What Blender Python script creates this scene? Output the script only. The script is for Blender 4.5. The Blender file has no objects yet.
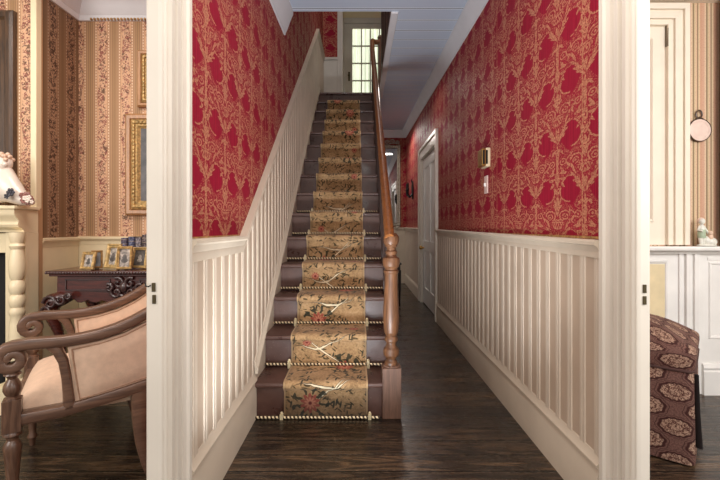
import bpy, bmesh, math, random
from mathutils import Vector
random.seed(7)
PI = math.pi
scene = bpy.context.scene
col = scene.collection

# ------------------------------------------------------------------ nodes
def lin(c):
    return tuple(((v / 255) / 12.92 if v / 255 <= .04045 else ((v / 255 + .055) / 1.055) ** 2.4) for v in c) + (1,)

class S:
    """a socket with arithmetic"""
    def __init__(s, t, k): s.t, s.k = t, k
    def _m(s, op, *a, **kw):
        n = s.t.nodes.new('ShaderNodeMath'); n.operation = op
        for i, v in enumerate((s,) + a):
            if isinstance(v, S): s.t.links.new(v.k, n.inputs[i])
            else: n.inputs[i].default_value = v
        n.use_clamp = kw.get('clamp', False)
        return S(s.t, n.outputs[0])
    def __add__(s, o): return s._m('ADD', o)
    __radd__ = __add__
    def __sub__(s, o): return s._m('SUBTRACT', o)
    def __rsub__(s, o): return s._m('MULTIPLY_ADD', -1.0, o)
    def __mul__(s, o): return s._m('MULTIPLY', o)
    __rmul__ = __mul__
    def __truediv__(s, o): return s._m('DIVIDE', o)
    def __neg__(s): return s._m('MULTIPLY', -1.0)
    def abs(s): return s._m('ABSOLUTE')
    def mod(s, o): return s._m('FLOORED_MODULO', o)
    def floor(s): return s._m('FLOOR')
    def min(s, o): return s._m('MINIMUM', o)
    def max(s, o): return s._m('MAXIMUM', o)
    def sin(s): return s._m('SINE')
    def lt(s, o): return s._m('LESS_THAN', o)
    def gt(s, o): return s._m('GREATER_THAN', o)
    def atan2(s, o): return s._m('ARCTAN2', o)
    def sqrt(s): return s._m('SQRT')
    def clamp(s): return s._m('ADD', 0.0, clamp=True)

class Mat:
    def __init__(s, name, rough=.5, metal=0, spec=.5):
        s.m = bpy.data.materials.new(name); s.m.use_nodes = True
        s.t = s.m.node_tree; s.b = s.t.nodes['Principled BSDF']
        s.b.inputs['Roughness'].default_value = rough
        s.b.inputs['Metallic'].default_value = metal
        s.b.inputs['Specular IOR Level'].default_value = spec
    def tc(s, kind='Object'):
        n = s.t.nodes.new('ShaderNodeTexCoord'); return S(s.t, n.outputs[kind])
    def xyz(s, v):
        n = s.t.nodes.new('ShaderNodeSeparateXYZ'); s.t.links.new(v.k, n.inputs[0])
        return [S(s.t, o) for o in n.outputs]
    def vec(s, x, y, z=0.0):
        n = s.t.nodes.new('ShaderNodeCombineXYZ')
        for i, v in enumerate((x, y, z)):
            if isinstance(v, S): s.t.links.new(v.k, n.inputs[i])
            else: n.inputs[i].default_value = v
        return S(s.t, n.outputs[0])
    def dist(s, v, p):
        n = s.t.nodes.new('ShaderNodeVectorMath'); n.operation = 'DISTANCE'
        s.t.links.new(v.k, n.inputs[0]); n.inputs[1].default_value = (p[0], p[1], 0)
        return S(s.t, n.outputs['Value'])
    def dot(s, v, p):
        n = s.t.nodes.new('ShaderNodeVectorMath'); n.operation = 'DOT_PRODUCT'
        s.t.links.new(v.k, n.inputs[0]); n.inputs[1].default_value = (p[0], p[1], 0)
        return S(s.t, n.outputs['Value'])
    def scale(s, v, sc):
        n = s.t.nodes.new('ShaderNodeVectorMath'); n.operation = 'MULTIPLY'
        s.t.links.new(v.k, n.inputs[0]); n.inputs[1].default_value = sc
        return S(s.t, n.outputs[0])
    def noise(s, v=None, scale=5, detail=3, rough=.5, dist=0):
        n = s.t.nodes.new('ShaderNodeTexNoise')
        if v is None: v = s.tc()
        s.t.links.new(v.k, n.inputs['Vector'])
        n.inputs['Scale'].default_value = scale; n.inputs['Detail'].default_value = detail
        n.inputs['Roughness'].default_value = rough; n.inputs['Distortion'].default_value = dist
        return S(s.t, n.outputs[0])
    def voro(s, v, scale=5, feature='F1', out='Distance', rnd=1):
        n = s.t.nodes.new('ShaderNodeTexVoronoi'); n.feature = feature
        s.t.links.new(v.k, n.inputs['Vector']); n.inputs['Scale'].default_value = scale
        n.inputs['Randomness'].default_value = rnd
        return S(s.t, n.outputs[out])
    def remap(s, v, a, b, c=0, d=1):
        n = s.t.nodes.new('ShaderNodeMapRange'); s.t.links.new(v.k, n.inputs[0])
        for i, x in enumerate((a, b, c, d)): n.inputs[i + 1].default_value = x
        return S(s.t, n.outputs[0])
    def ramp(s, v, stops, interp='LINEAR'):
        n = s.t.nodes.new('ShaderNodeValToRGB'); n.color_ramp.interpolation = interp
        e = n.color_ramp.elements
        while len(e) < len(stops): e.new(.5)
        for el, (p, c) in zip(e, stops): el.position = p; el.color = lin(c)
        s.t.links.new(v.k, n.inputs[0]); return S(s.t, n.outputs[0])
    def mix(s, f, a, b, mode='MIX'):
        n = s.t.nodes.new('ShaderNodeMix'); n.data_type = 'RGBA'; n.blend_type = mode
        for sock, v in ((n.inputs[0], f), (n.inputs[6], a), (n.inputs[7], b)):
            if isinstance(v, S): s.t.links.new(v.k, sock)
            elif isinstance(v, (int, float)): sock.default_value = v
            else: sock.default_value = lin(v)
        return S(s.t, n.outputs[2])
    def color(s, c):
        k = s.b.inputs['Base Color']
        if isinstance(c, S): s.t.links.new(c.k, k)
        else: k.default_value = lin(c)
        return s
    def inp(s, name, v):
        if isinstance(v, S): s.t.links.new(v.k, s.b.inputs[name])
        else: s.b.inputs[name].default_value = v
        return s
    def bump(s, h, strength=.2, dist=.01):
        n = s.t.nodes.new('ShaderNodeBump'); n.inputs['Strength'].default_value = strength
        n.inputs['Distance'].default_value = dist
        s.t.links.new(h.k, n.inputs['Height']); s.t.links.new(n.outputs[0], s.b.inputs['Normal'])
        return s

M = {}
def plain(key, c, rough=.5, metal=0, var=.12, sc=9, bump=0, spec=.5):
    m = Mat(key, rough, metal, spec)
    f = m.noise(None, sc, 4, .55)
    d = tuple(v * (1 - var) for v in c); l = tuple(min(255, v * (1 + var * .5)) for v in c)
    m.color(m.ramp(f, [(.3, d), (.7, l)]))
    if bump: m.bump(m.noise(None, sc * 8, 3), bump, .003)
    M[key] = m.m; return m

plain('white_paint', (236, 233, 228), .38, var=.04, sc=4)
plain('warm_white', (208, 192, 172), .42, var=.04, sc=4)
plain('wainscot_field', (190, 168, 147), .5, var=.05, sc=5)
plain('wainscot_bead', (206, 189, 170), .42, var=.04, sc=5)
plain('casing_paint', (224, 214, 200), .35, var=.03, sc=3)
plain('cream_paint', (238, 222, 186), .38, var=.03, sc=4)
plain('parlor_cream', (232, 214, 176), .45, var=.04, sc=4)
plain('plaster', (222, 222, 224), .6, var=.03, sc=3)
plain('study_cream', (234, 223, 204), .45, var=.03, sc=4)
plain('landing_white', (212, 204, 194), .5, var=.04, sc=4)
plain('dark_panel', (52, 32, 26), .5, var=.2)
plain('black_iron', (26, 23, 22), .45, .3)
plain('brass', (190, 150, 85), .3, .9)
plain('dark_brass', (90, 78, 55), .4, .7)
plain('gold_leaf', (200, 168, 112), .36, .3, var=.3, sc=60, bump=.4)
plain('gold_dull', (184, 142, 88), .45, .3, var=.25, sc=40, bump=.2)
plain('silver_leaf', (176, 166, 150), .35, .6, var=.3, sc=50, bump=.3)
plain('photo_paper', (168, 158, 148), .3, var=.5, sc=60)
plain('photo_dark', (92, 86, 82), .3, var=.5, sc=40)
plain('soot', (24, 22, 21), .8)
plain('porcelain', (232, 218, 204), .2, var=.05, sc=12)
plain('bisque', (226, 224, 212), .3, var=.08, sc=40)
plain('skin_glaze', (222, 190, 165), .3, var=.06, sc=40)
plain('green_glaze', (170, 186, 158), .3, var=.1, sc=60)
plain('rose_glaze', (150, 100, 90), .3, var=.3, sc=80)
plain('ink_glaze', (58, 56, 66), .3, var=.3, sc=80)
plain('switch_plastic', (226, 196, 186), .4, var=.02)
plain('cream_plastic', (222, 204, 170), .35, var=.03)
plain('peach_cloth', (220, 188, 162), .85, var=.05, sc=30, bump=.25)
plain('piping_cloth', (176, 138, 112), .8, var=.1, sc=60)
plain('rod_clip', (236, 220, 180), .35, .1)
plain('fringe', (30, 24, 24), .8)
plain('seam_cloth', (74, 48, 42), .8)
plain('plate_glaze', (226, 200, 186), .3, var=.04, sc=30)
plain('olive_cloth', (72, 58, 40), .85, var=.3, sc=12)
plain('glass_amber', (226, 208, 168), .3, var=.05)
plain('dark_oil', (70, 66, 66), .35, var=.5, sc=14)

def wood(key, dark, light, rough=.35, axis='Z', sc=1.0, coat=.2):
    m = Mat(key, rough)
    v = m.tc()
    k = {'X': (2, 26, 26), 'Y': (26, 2, 26), 'Z': (26, 26, 2)}[axis]
    g = m.noise(m.scale(v, tuple(q * sc for q in k)), 1.6, 5, .6, 1.2)
    f = m.noise(m.scale(v, tuple(q * sc * 4 for q in k)), 2, 2, .5)
    m.color(m.ramp(g * .75 + f * .25, [(.32, dark), (.66, light)]))
    m.inp('Coat Weight', coat); m.inp('Coat Roughness', .2)
    m.bump(g, .08, .004)
    M[key] = m.m
wood('oak', (66, 40, 26), (124, 82, 52), .45, 'Z', 1, .05)
wood('oak_rail', (92, 52, 24), (162, 100, 50), .4, 'Y', 1.6)
wood('newel_block', (88, 62, 50), (130, 96, 78), .6, 'Z', 1, .0)
wood('walnut', (76, 52, 40), (126, 94, 74), .36, 'X')
wood('walnut_turned', (70, 46, 34), (124, 92, 72), .32, 'Z')
wood('mahogany', (44, 18, 16), (92, 40, 32), .25, 'X', 1, .5)
wood('carved_mahogany', (34, 20, 22), (84, 60, 58), .3, 'X', 2, .5)
wood('dark_frame', (40, 30, 24), (92, 66, 44), .4, 'Z')
wood('ebony_table', (26, 20, 18), (52, 38, 32), .4, 'Z')
wood('brown_frame', (140, 96, 56), (190, 140, 92), .4, 'Z')

def stair_paint():
    m = Mat('stair_paint', .32)
    n = m.noise(None, 6, 5, .6); f = m.noise(None, 70, 2)
    c = m.ramp(n, [(.3, (70, 45, 39)), (.7, (102, 72, 62))])
    c = m.mix(m.remap(f, .68, .74) * .5, c, (130, 108, 100))
    m.color(c); m.inp('Roughness', m.remap(n, .3, .7, .22, .48)); m.bump(n, .15, .01)
    M['stair_paint'] = m.m
stair_paint()

def floor_mat():
    m = Mat('floor_boards', .3, 0, .45)
    x, y, z = m.xyz(m.tc())
    W = .134
    yy = y + .012; row = (yy / W).floor(); fy = yy.mod(W)
    off = (row * 12.9898).sin() * 43.7
    v = m.vec(x + off, y * 1.0, row * 3.7)
    g = m.noise(m.scale(v, (.55, 7, 1)), 2.2, 3, .5, .5)
    rings = ((g * 40).sin() * .5 + .5)
    fine = m.noise(m.scale(v, (5, 130, 1)), 3, 3, .6)
    tone = m.noise(m.vec(row * 7.31, off), 3, 0)
    k = rings * .26 + fine * .34 + tone * .40
    c = m.ramp(k, [(.26, (22, 16, 13)), (.47, (44, 34, 26)), (.64, (72, 55, 41)), (.86, (128, 100, 72))])
    wear = m.noise(m.vec(x, y), 5, 5, .7)
    c = m.mix(m.remap(wear, .6, .8) * .35, c, (128, 112, 96))
    dseam = W / 2 - (fy - W / 2).abs()
    spk = m.noise(m.vec(x * 9, y * 60), 4, 2)
    c = m.mix(m.remap(dseam, .014, .007) * m.remap(spk, .5, .66) * .75, c, (146, 122, 96))
    seam = m.remap(dseam, .0062, .0045)
    c = m.mix(seam, c, (9, 7, 6))
    m.color(c)
    m.inp('Roughness', m.remap(fine * .5 + wear * .5, .3, .7, .17, .38))
    m.bump(fine * .3 + rings * .12 - seam * 1.0, .25, .004)
    M['floor_boards'] = m.m
floor_mat()

def plank_ceiling():
    m = Mat('ceiling_planks', .5)
    x, y, z = m.xyz(m.tc())
    W = .2
    fy = (y + .05).mod(W); row = ((y + .05) / W).floor()
    n = m.noise(m.scale(m.vec(x, y, row), (1, 14, 1)), 3, 4)
    t = (row * 12.9898).sin() * .5 + .5
    c = m.mix(n * .5 + t * .3, (184, 198, 216), (202, 213, 228))
    line = (fy - W / 2).abs()
    c = m.mix(line.gt(W / 2 - .016), c, (232, 240, 248))
    c = m.mix(line.gt(W / 2 - .005), c, (92, 102, 118))
    m.color(c); m.bump(line.gt(W / 2 - .003) * -1.0, .3, .006)
    M['ceiling_planks'] = m.m
plank_ceiling()

# damask -----------------------------------------------------------------
def damask(key, axis, phase_u, phase_v, seam=None):
    m = Mat(key, .6, 0, .15)
    x, y, z = m.xyz(m.tc())
    u0 = {'X': x, 'Y': y}[axis]
    PU, PV = .235, .47
    uu = u0 - (phase_u - PU / 2)
    ci = (uu / PU).floor()
    u = uu.mod(PU) - PU / 2
    odd = ci.mod(2.0)
    v = (z - phase_v + odd * (PV / 2) + .30).mod(PV) - .30     # -.30 .. .17
    base = m.vec(u0, z)
    w1 = m.noise(base, 60, 1, .5) - .5
    w2 = m.noise(m.vec(z + 7.3, u0), 60, 1, .5) - .5
    P = m.vec((u * .5 + w1 * .008).abs(), v + w2 * .010)
    acc = [None]
    def U(d): acc[0] = d if acc[0] is None else acc[0].min(d)
    def arc(c, r, w, n=None, off=0):
        d = (m.dist(P, c) - r).abs() - w
        if n is not None: d = d.max(m.dot(P, n) - (c[0] * n[0] + c[1] * n[1] + off))
        U(d)
    def leaf(a, b, wd):
        a, b = Vector(a), Vector(b); L = (b - a).length / 2; mid = (a + b) / 2
        n = Vector((-(b - a).y, (b - a).x)).normalized()
        R = (L * L + wd * wd) / (2 * wd)
        U(m.dist(P, mid + n * (R - wd)).max(m.dist(P, mid - n * (R - wd))) - R)
    def disc(c, r): U(m.dist(P, c) - r)
    px, pv, _ = m.xyz(P)
    H = PU / 4                                                        # half cell in squeezed units
    # plain red ogee "eggs" on the cell edge, one every half repeat
    ex_ = (px - H).abs()
    ev = (pv + .082 + PV / 4).mod(PV / 2) - PV / 4
    exs = ex_ * (1.45 + (-ev - .004).max(0.0) * 13.0)
    egg = ((exs * exs) + (ev * ev)).sqrt()
    eggd = egg - .066 + w2 * .010
    # cup with hatching
    cup = (m.dist(P, (0, .016)) - .031).max(pv - .012)
    cup = cup.max(((px * 620 + pv * 160).sin() * .003) - .0008)
    U(cup)
    leaf((-.036, .016), (.036, .016), .0042)
    leaf((-.020, .026), (.020, .026), .004)
    leaf((0, -.018), (.02, -.005), .005)
    # volutes beside the bud
    arc((.034, .044), .023, .0034, (.55, -.83), .013)
    arc((.036, .040), .012, .003)
    disc((.037, .040), .0045)
    leaf((.056, .035), (.034, -.022), .005)
    leaf((.056, .050), (.0585, .088), .004)
    leaf((.050, .01), (.0588, .03), .004)
    # bud
    leaf((0, .040), (0, .136), .0125)
    leaf((.0, .070), (.024, .098), .005)
    leaf((.008, .085), (.018, .13), .004)
    # vines round the egg above
    arc((H, .150), .046, .0032, (.9, -.44), .020)
    leaf((.0, .148), (.020, .205), .006)
    leaf((.0, .135), (.014, .165), .004)
    leaf((.014, .185), (.04, .212), .006)
    leaf((.03, .205), (.0588, .222), .005)
    # V branches under the cup
    leaf((.0, -.100), (.044, -.020), .0085)
    leaf((.020, -.058), (.050, -.040), .005)
    leaf((.010, -.078), (.036, -.064), .0045)
    leaf((.0, -.085), (.006, -.026), .006)
    leaf((.040, -.024), (.0588, -.005), .005)
    # collar, stem
    leaf((-.004, -.126), (.028, -.138), .0065)
    leaf((.012, -.132), (.030, -.152), .004)
    leaf((0, -.095), (0, -.25), .0075)
    disc((0, -.140), .010)
    # small volutes
    arc((.027, -.186), .013, .003)
    disc((.027, -.186), .005)
    leaf((.012, -.202), (.036, -.244), .006)
    leaf((.040, -.186), (.056, -.215), .005)
    leaf((.042, -.18), (.0588, -.165), .004)
    # base foliage
    leaf((.0, -.215), (.0, -.298), .011)
    leaf((.008, -.232), (.046, -.236), .007)
    leaf((.010, -.256), (.040, -.264), .007)
    leaf((.016, -.274), (.034, -.300), .005)
    leaf((.044, -.225), (.0588, -.20), .0045)
    d = acc[0]
    # curling filigree filling the ground between the motifs and the eggs
    f1 = m.noise(m.vec(u0 * .6, z), 44, 1, .5, 1.6)
    fil = ((f1 * 5.0).mod(1.0) - .5).abs() - .2
    lace = (fil * .02).max(-(eggd + .003)).max(.0030 - d)
    ring = (eggd + .001).abs() - (w1.abs() * .010 + .0016)
    ring = ring.max(-(ev - .006))
    d = d.min(ring)
    # broken inner veining of the gold
    d = d.max(-((m.noise(m.vec(u0 * .6, z), 95, 1, .5) - .36) * .03))
    g = m.remap(d, .0008, -.0008).max(m.remap(lace, .0012, -.0012) * .62)
    stri = m.noise(m.vec(u0 * 240, z * 3), 1, 2)
    red = m.ramp(stri, [(.3, (122, 14, 36)), (.7, (156, 28, 52))])
    gold = m.ramp(m.noise(base, 120, 2), [(.35, (142, 78, 60)), (.65, (196, 136, 104))])
    c = m.mix(g * .92, red, gold)
    if seam is not None:
        su = (u0 - seam + .5).mod(1.06) - .5
        sl = su.abs() - (m.noise(m.vec(z * 60, 0.0), 1, 1) * .008 + .0)
        c = m.mix(m.remap(sl, .001, -.001), c, gold)
    m.color(c)
    m.inp('Roughness', m.remap(g, 0, 1, .65, .5))
    M[key] = m.m
damask('damask_left', 'Y', 1.68, 1.37, 1.67)
damask('damask_right', 'Y', 1.68, 1.325, 2.76)
damask('damask_back', 'X', .1, 1.325)

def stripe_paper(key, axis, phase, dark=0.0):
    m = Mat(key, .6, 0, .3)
    x, y, z = m.xyz(m.tc())
    u0 = {'X': x, 'Y': y}[axis]
    P = .17
    f = (u0 - phase).mod(P) / P                     # 0..1, floral band centred at .5
    base = m.ramp(f, [(0, (150, 128, 96)), (.045, (196, 168, 128)), (.075, (150, 124, 94)), (.12, (204, 176, 138)),
                      (.17, (160, 134, 104)), (.19, (210, 180, 146)), (.27, (196, 160, 126)), (.30, (226, 196, 160)), (.5, (228, 198, 166)),
                      (.70, (226, 196, 160)), (.73, (196, 160, 126)), (.81, (210, 180, 146)), (.83, (160, 134, 104)), (.88, (204, 176, 138)),
                      (.925, (150, 124, 94)), (.955, (196, 168, 128)), (1, (150, 128, 96))])
    pv = m.vec(u0, z)
    wob = (z * 24).sin() * .05
    band = (f - .5 - wob).abs()
    n1 = m.noise(pv, 40, 2, .6, 1.8)
    inb = m.remap(band, .21, .15)
    fl = m.remap(n1, .485, .515) * inb
    hue = m.noise(pv, 22, 1)
    flc = m.ramp(hue, [(.38, (104, 74, 62)), (.5, (158, 98, 90)), (.62, (116, 94, 76))])
    c = m.mix(fl * .95, base, flc)
    hi = m.remap(m.noise(m.vec(u0 + 3, z), 70, 2), .58, .64) * inb
    c = m.mix(hi * .6, c, (240, 214, 190))
    c = m.mix(1.0, c, (236, 218, 210), 'MULTIPLY')
    dots = ((z * 300).sin().gt(.1)) * ((f - .235).abs().min((f - .765).abs()).lt(.018))
    c = m.mix(dots * .8, c, (240, 224, 196))
    if dark:  # side wall's shade and sheen painted into the paper colour
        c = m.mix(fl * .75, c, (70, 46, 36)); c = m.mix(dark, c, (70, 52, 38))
    m.color(c)
    M[key] = m.m
stripe_paper('stripe_back', 'X', -1.859 - .085, 0)
stripe_paper('stripe_side_shaded', 'Y', 2.78 - .085, .5)
stripe_paper('stripe_breast', 'X', -2.075 - .085, 0)

def study_paper():
    m = Mat('study_stripe', .6, 0, .3)
    x, y, z = m.xyz(m.tc())
    f = (x - 2.142).mod(.088) / .088
    c = m.ramp(f, [(0, (196, 150, 122)), (.28, (204, 164, 138)), (.36, (226, 200, 168)), (.46, (112, 86, 58)), (.56, (206, 184, 146)),
                   (.70, (214, 180, 150)), (.78, (118, 92, 64)), (.88, (220, 196, 160)), (1, (196, 150, 122))])
    n = m.noise(m.vec(x * 60, z * 60), 2, 2)
    c = m.mix(m.remap(n, .5, .65) * .3, c, (168, 120, 96))
    m.color(c); M['study_stripe'] = m.m
study_paper()

def runner_mat():
    m = Mat('runner_floral', .95, 0, .1)
    u, v, _ = m.xyz(m.tc('UV'))
    P = m.vec(u, v)
    n = m.noise(P, 60, 4, .7)
    g = m.noise(P, 7, 3)
    c = m.ramp(n * .55 + g * .45, [(.34, (126, 98, 68)), (.52, (178, 142, 102)), (.7, (204, 170, 130))])
    T = .93
    vt = v.mod(T)
    wobx = m.noise(P, 9, 2) - .5
    # leaf clusters (three crossed sets of slivers)
    cl = m.remap(m.noise(P, 11, 1), .40, .5)
    for i, (a, b, sc) in enumerate(((.8, .6, 34), (-.75, .66, 38), (.2, .98, 30), (.98, -.1, 36))):
        r = m.vec(m.dot(P, (a, b)) * .36 + i * 3.1, m.dot(P, (-b, a)) * 1.35)
        l = m.remap(m.voro(r, sc), .27, .22) * cl
        c = m.mix(l * .92, c, (46, 48, 40) if i % 2 == 0 else (66, 56, 38))
    # pale branches
    for (u_c, v_c, amp, fr, ph) in ((0, .16, .03, 17, 0), (0, .60, .035, 15, 2.1)):
        curve = (u * fr + ph).sin() * amp + wobx * .04 + u * .18
        uc = .25 if v_c < .3 else .20
        tap = (.175 - (u - uc).abs()) * .10
        d = (vt - v_c - curve).abs() - (m.noise(P, 40, 1) * .6 + .2) * tap.max(-.01)
        tw = ((vt - v_c - curve * .2 - (u - uc) * (.9 if v_c < .3 else -.8) + .02).abs() - tap * .45).max((u - uc).abs() - .11)
        d = d.min(tw)
        c = m.mix(m.remap(d, .003, .0), c, (70, 54, 40))
        c = m.mix(m.remap(d, -.0005, -.003), c, (236, 218, 184))
    # blossoms
    for (fu, fv, R) in ((.15, .075, .058), (.34, .46, .058), (.10, .64, .03), (.40, .82, .034)):
        du, dv = u - fu, vt - fv
        th = dv.atan2(du); rr = (du * du + dv * dv).sqrt()
        pet = (th * 5 + fu * 20).sin().abs() * .5 + .5
        d = rr - pet * R
        if R > .04:
            spr = ((th * 9 + m.noise(P, 30, 1) * 5).sin() - .25).min((rr - R * .85) * 90).min((R * 1.9 - rr) * 60)
            c = m.mix(m.remap(spr, .0, .25) * .9, c, (48, 50, 40))
        c = m.mix(m.remap(d, .003, -.001), c, (164, 84, 70))
        c = m.mix(m.remap(rr - pet * R * .6, .004, -.004) * .8, c, (206, 140, 112))
        c = m.mix(m.remap(rr, .012, .008), c, (120, 46, 44))
    e = (u - .24).abs().gt(.231)
    c = m.mix(e, c, (206, 172, 130))
    m.color(c); m.bump(n, .4, .004)
    m.inp('Sheen Weight', .15)
    M['runner_floral'] = m.m
runner_mat()

def medallion_mat():
    m = Mat('medallion_cloth', .8, 0, .2)
    u, v, _ = m.xyz(m.tc('UV'))
    u = u * 1.0; v = v * 1.03
    PU, PV = .104, .165
    ci = (u / PU).floor()
    lu = u.mod(PU) - PU / 2
    lu2 = u.mod(PU * 2) - PU
    def cell(uo, vo):
        a = (u + uo).mod(PU * 2) - PU; b = (v + vo).mod(PV) - PV / 2
        th = b.atan2(a)
        sc = (th * 12).sin() * .0022
        return (a * a * .72 + b * b * 1.75).sqrt() + sc
    r = cell(0, 0).min(cell(PU, PV / 2))
    n = m.noise(m.vec(u, v), 150, 3, .7)
    lace = m.voro(m.vec(u, v), 90)
    ground = m.ramp(n, [(.35, (86, 58, 52)), (.65, (122, 90, 80))])
    la2 = (m.noise(m.vec(u, v), 75, 2, .5, 1.0) - .5).abs()
    inner = m.mix(m.remap(la2, .03, .07), (84, 52, 45), (166, 136, 116))
    inner = m.mix(m.remap(lace, .24, .16) * .8, inner, (190, 162, 138))
    c = m.mix(m.remap(r, .061, .057), ground, (62, 34, 30))
    c = m.mix(m.remap(r, .050, .047), c, inner)
    c = m.mix(m.remap((r - .024).abs(), .0035, .0015), c, (86, 52, 44))
    c = m.mix(m.remap((r - .067).abs(), .002, .001), c, (74, 50, 42))
    m.color(c); m.bump(n, .25, .003)
    M['medallion_cloth'] = m.m
medallion_mat()

def book_mat(key, a, b):
    m = Mat(key, .5)
    x, y, z = m.xyz(m.tc())
    n = m.noise(m.vec(x, z), 85, 1, .5, 1.0)
    ph = sum(a) * .7
    band = (z * (150 + a[0]) + ph).sin().gt(.9)
    c = m.mix(m.remap(n, .5, .58) * .8, a, b)
    c = m.mix(band * .6, c, (176, 156, 126))
    m.color(c); M[key] = m.m
book_mat('book_plum', (62, 52, 70), (132, 126, 150))
book_mat('book_blue', (44, 48, 76), (120, 122, 150))
book_mat('book_grey', (88, 80, 90), (176, 168, 172))
book_mat('book_brown', (64, 48, 48), (128, 112, 112))

def rope_mat():
    m = Mat('rod_twist', .3, .2)
    x, y, z = m.xyz(m.tc())
    f = ((x * 290 + z * 150).sin())
    m.color(m.mix(m.remap(f, -.2, .2), (246, 226, 184), (64, 42, 32))); M['rod_twist'] = m.m
rope_mat()

def mirror_mat():
    m = Mat('mirror_glass', .03, 1); m.color((205, 205, 205)); M['mirror_glass'] = m.m
    g = Mat('pane_glass', .02); g.color((250, 252, 250)); g.inp('Transmission Weight', 1.0); g.inp('IOR', 1.02); M['pane_glass'] = g.m
    s = Mat('sheer_cloth_lit', .8)
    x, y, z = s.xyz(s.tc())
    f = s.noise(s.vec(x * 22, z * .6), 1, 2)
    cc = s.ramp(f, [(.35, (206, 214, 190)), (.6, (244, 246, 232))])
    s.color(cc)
    s.t.links.new(cc.k, s.b.inputs['Emission Color']); s.inp('Emission Strength', .75)  # daylight behind the curtain put into the cloth as glow
    M['sheer_cloth_lit'] = s.m
mirror_mat()

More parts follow.
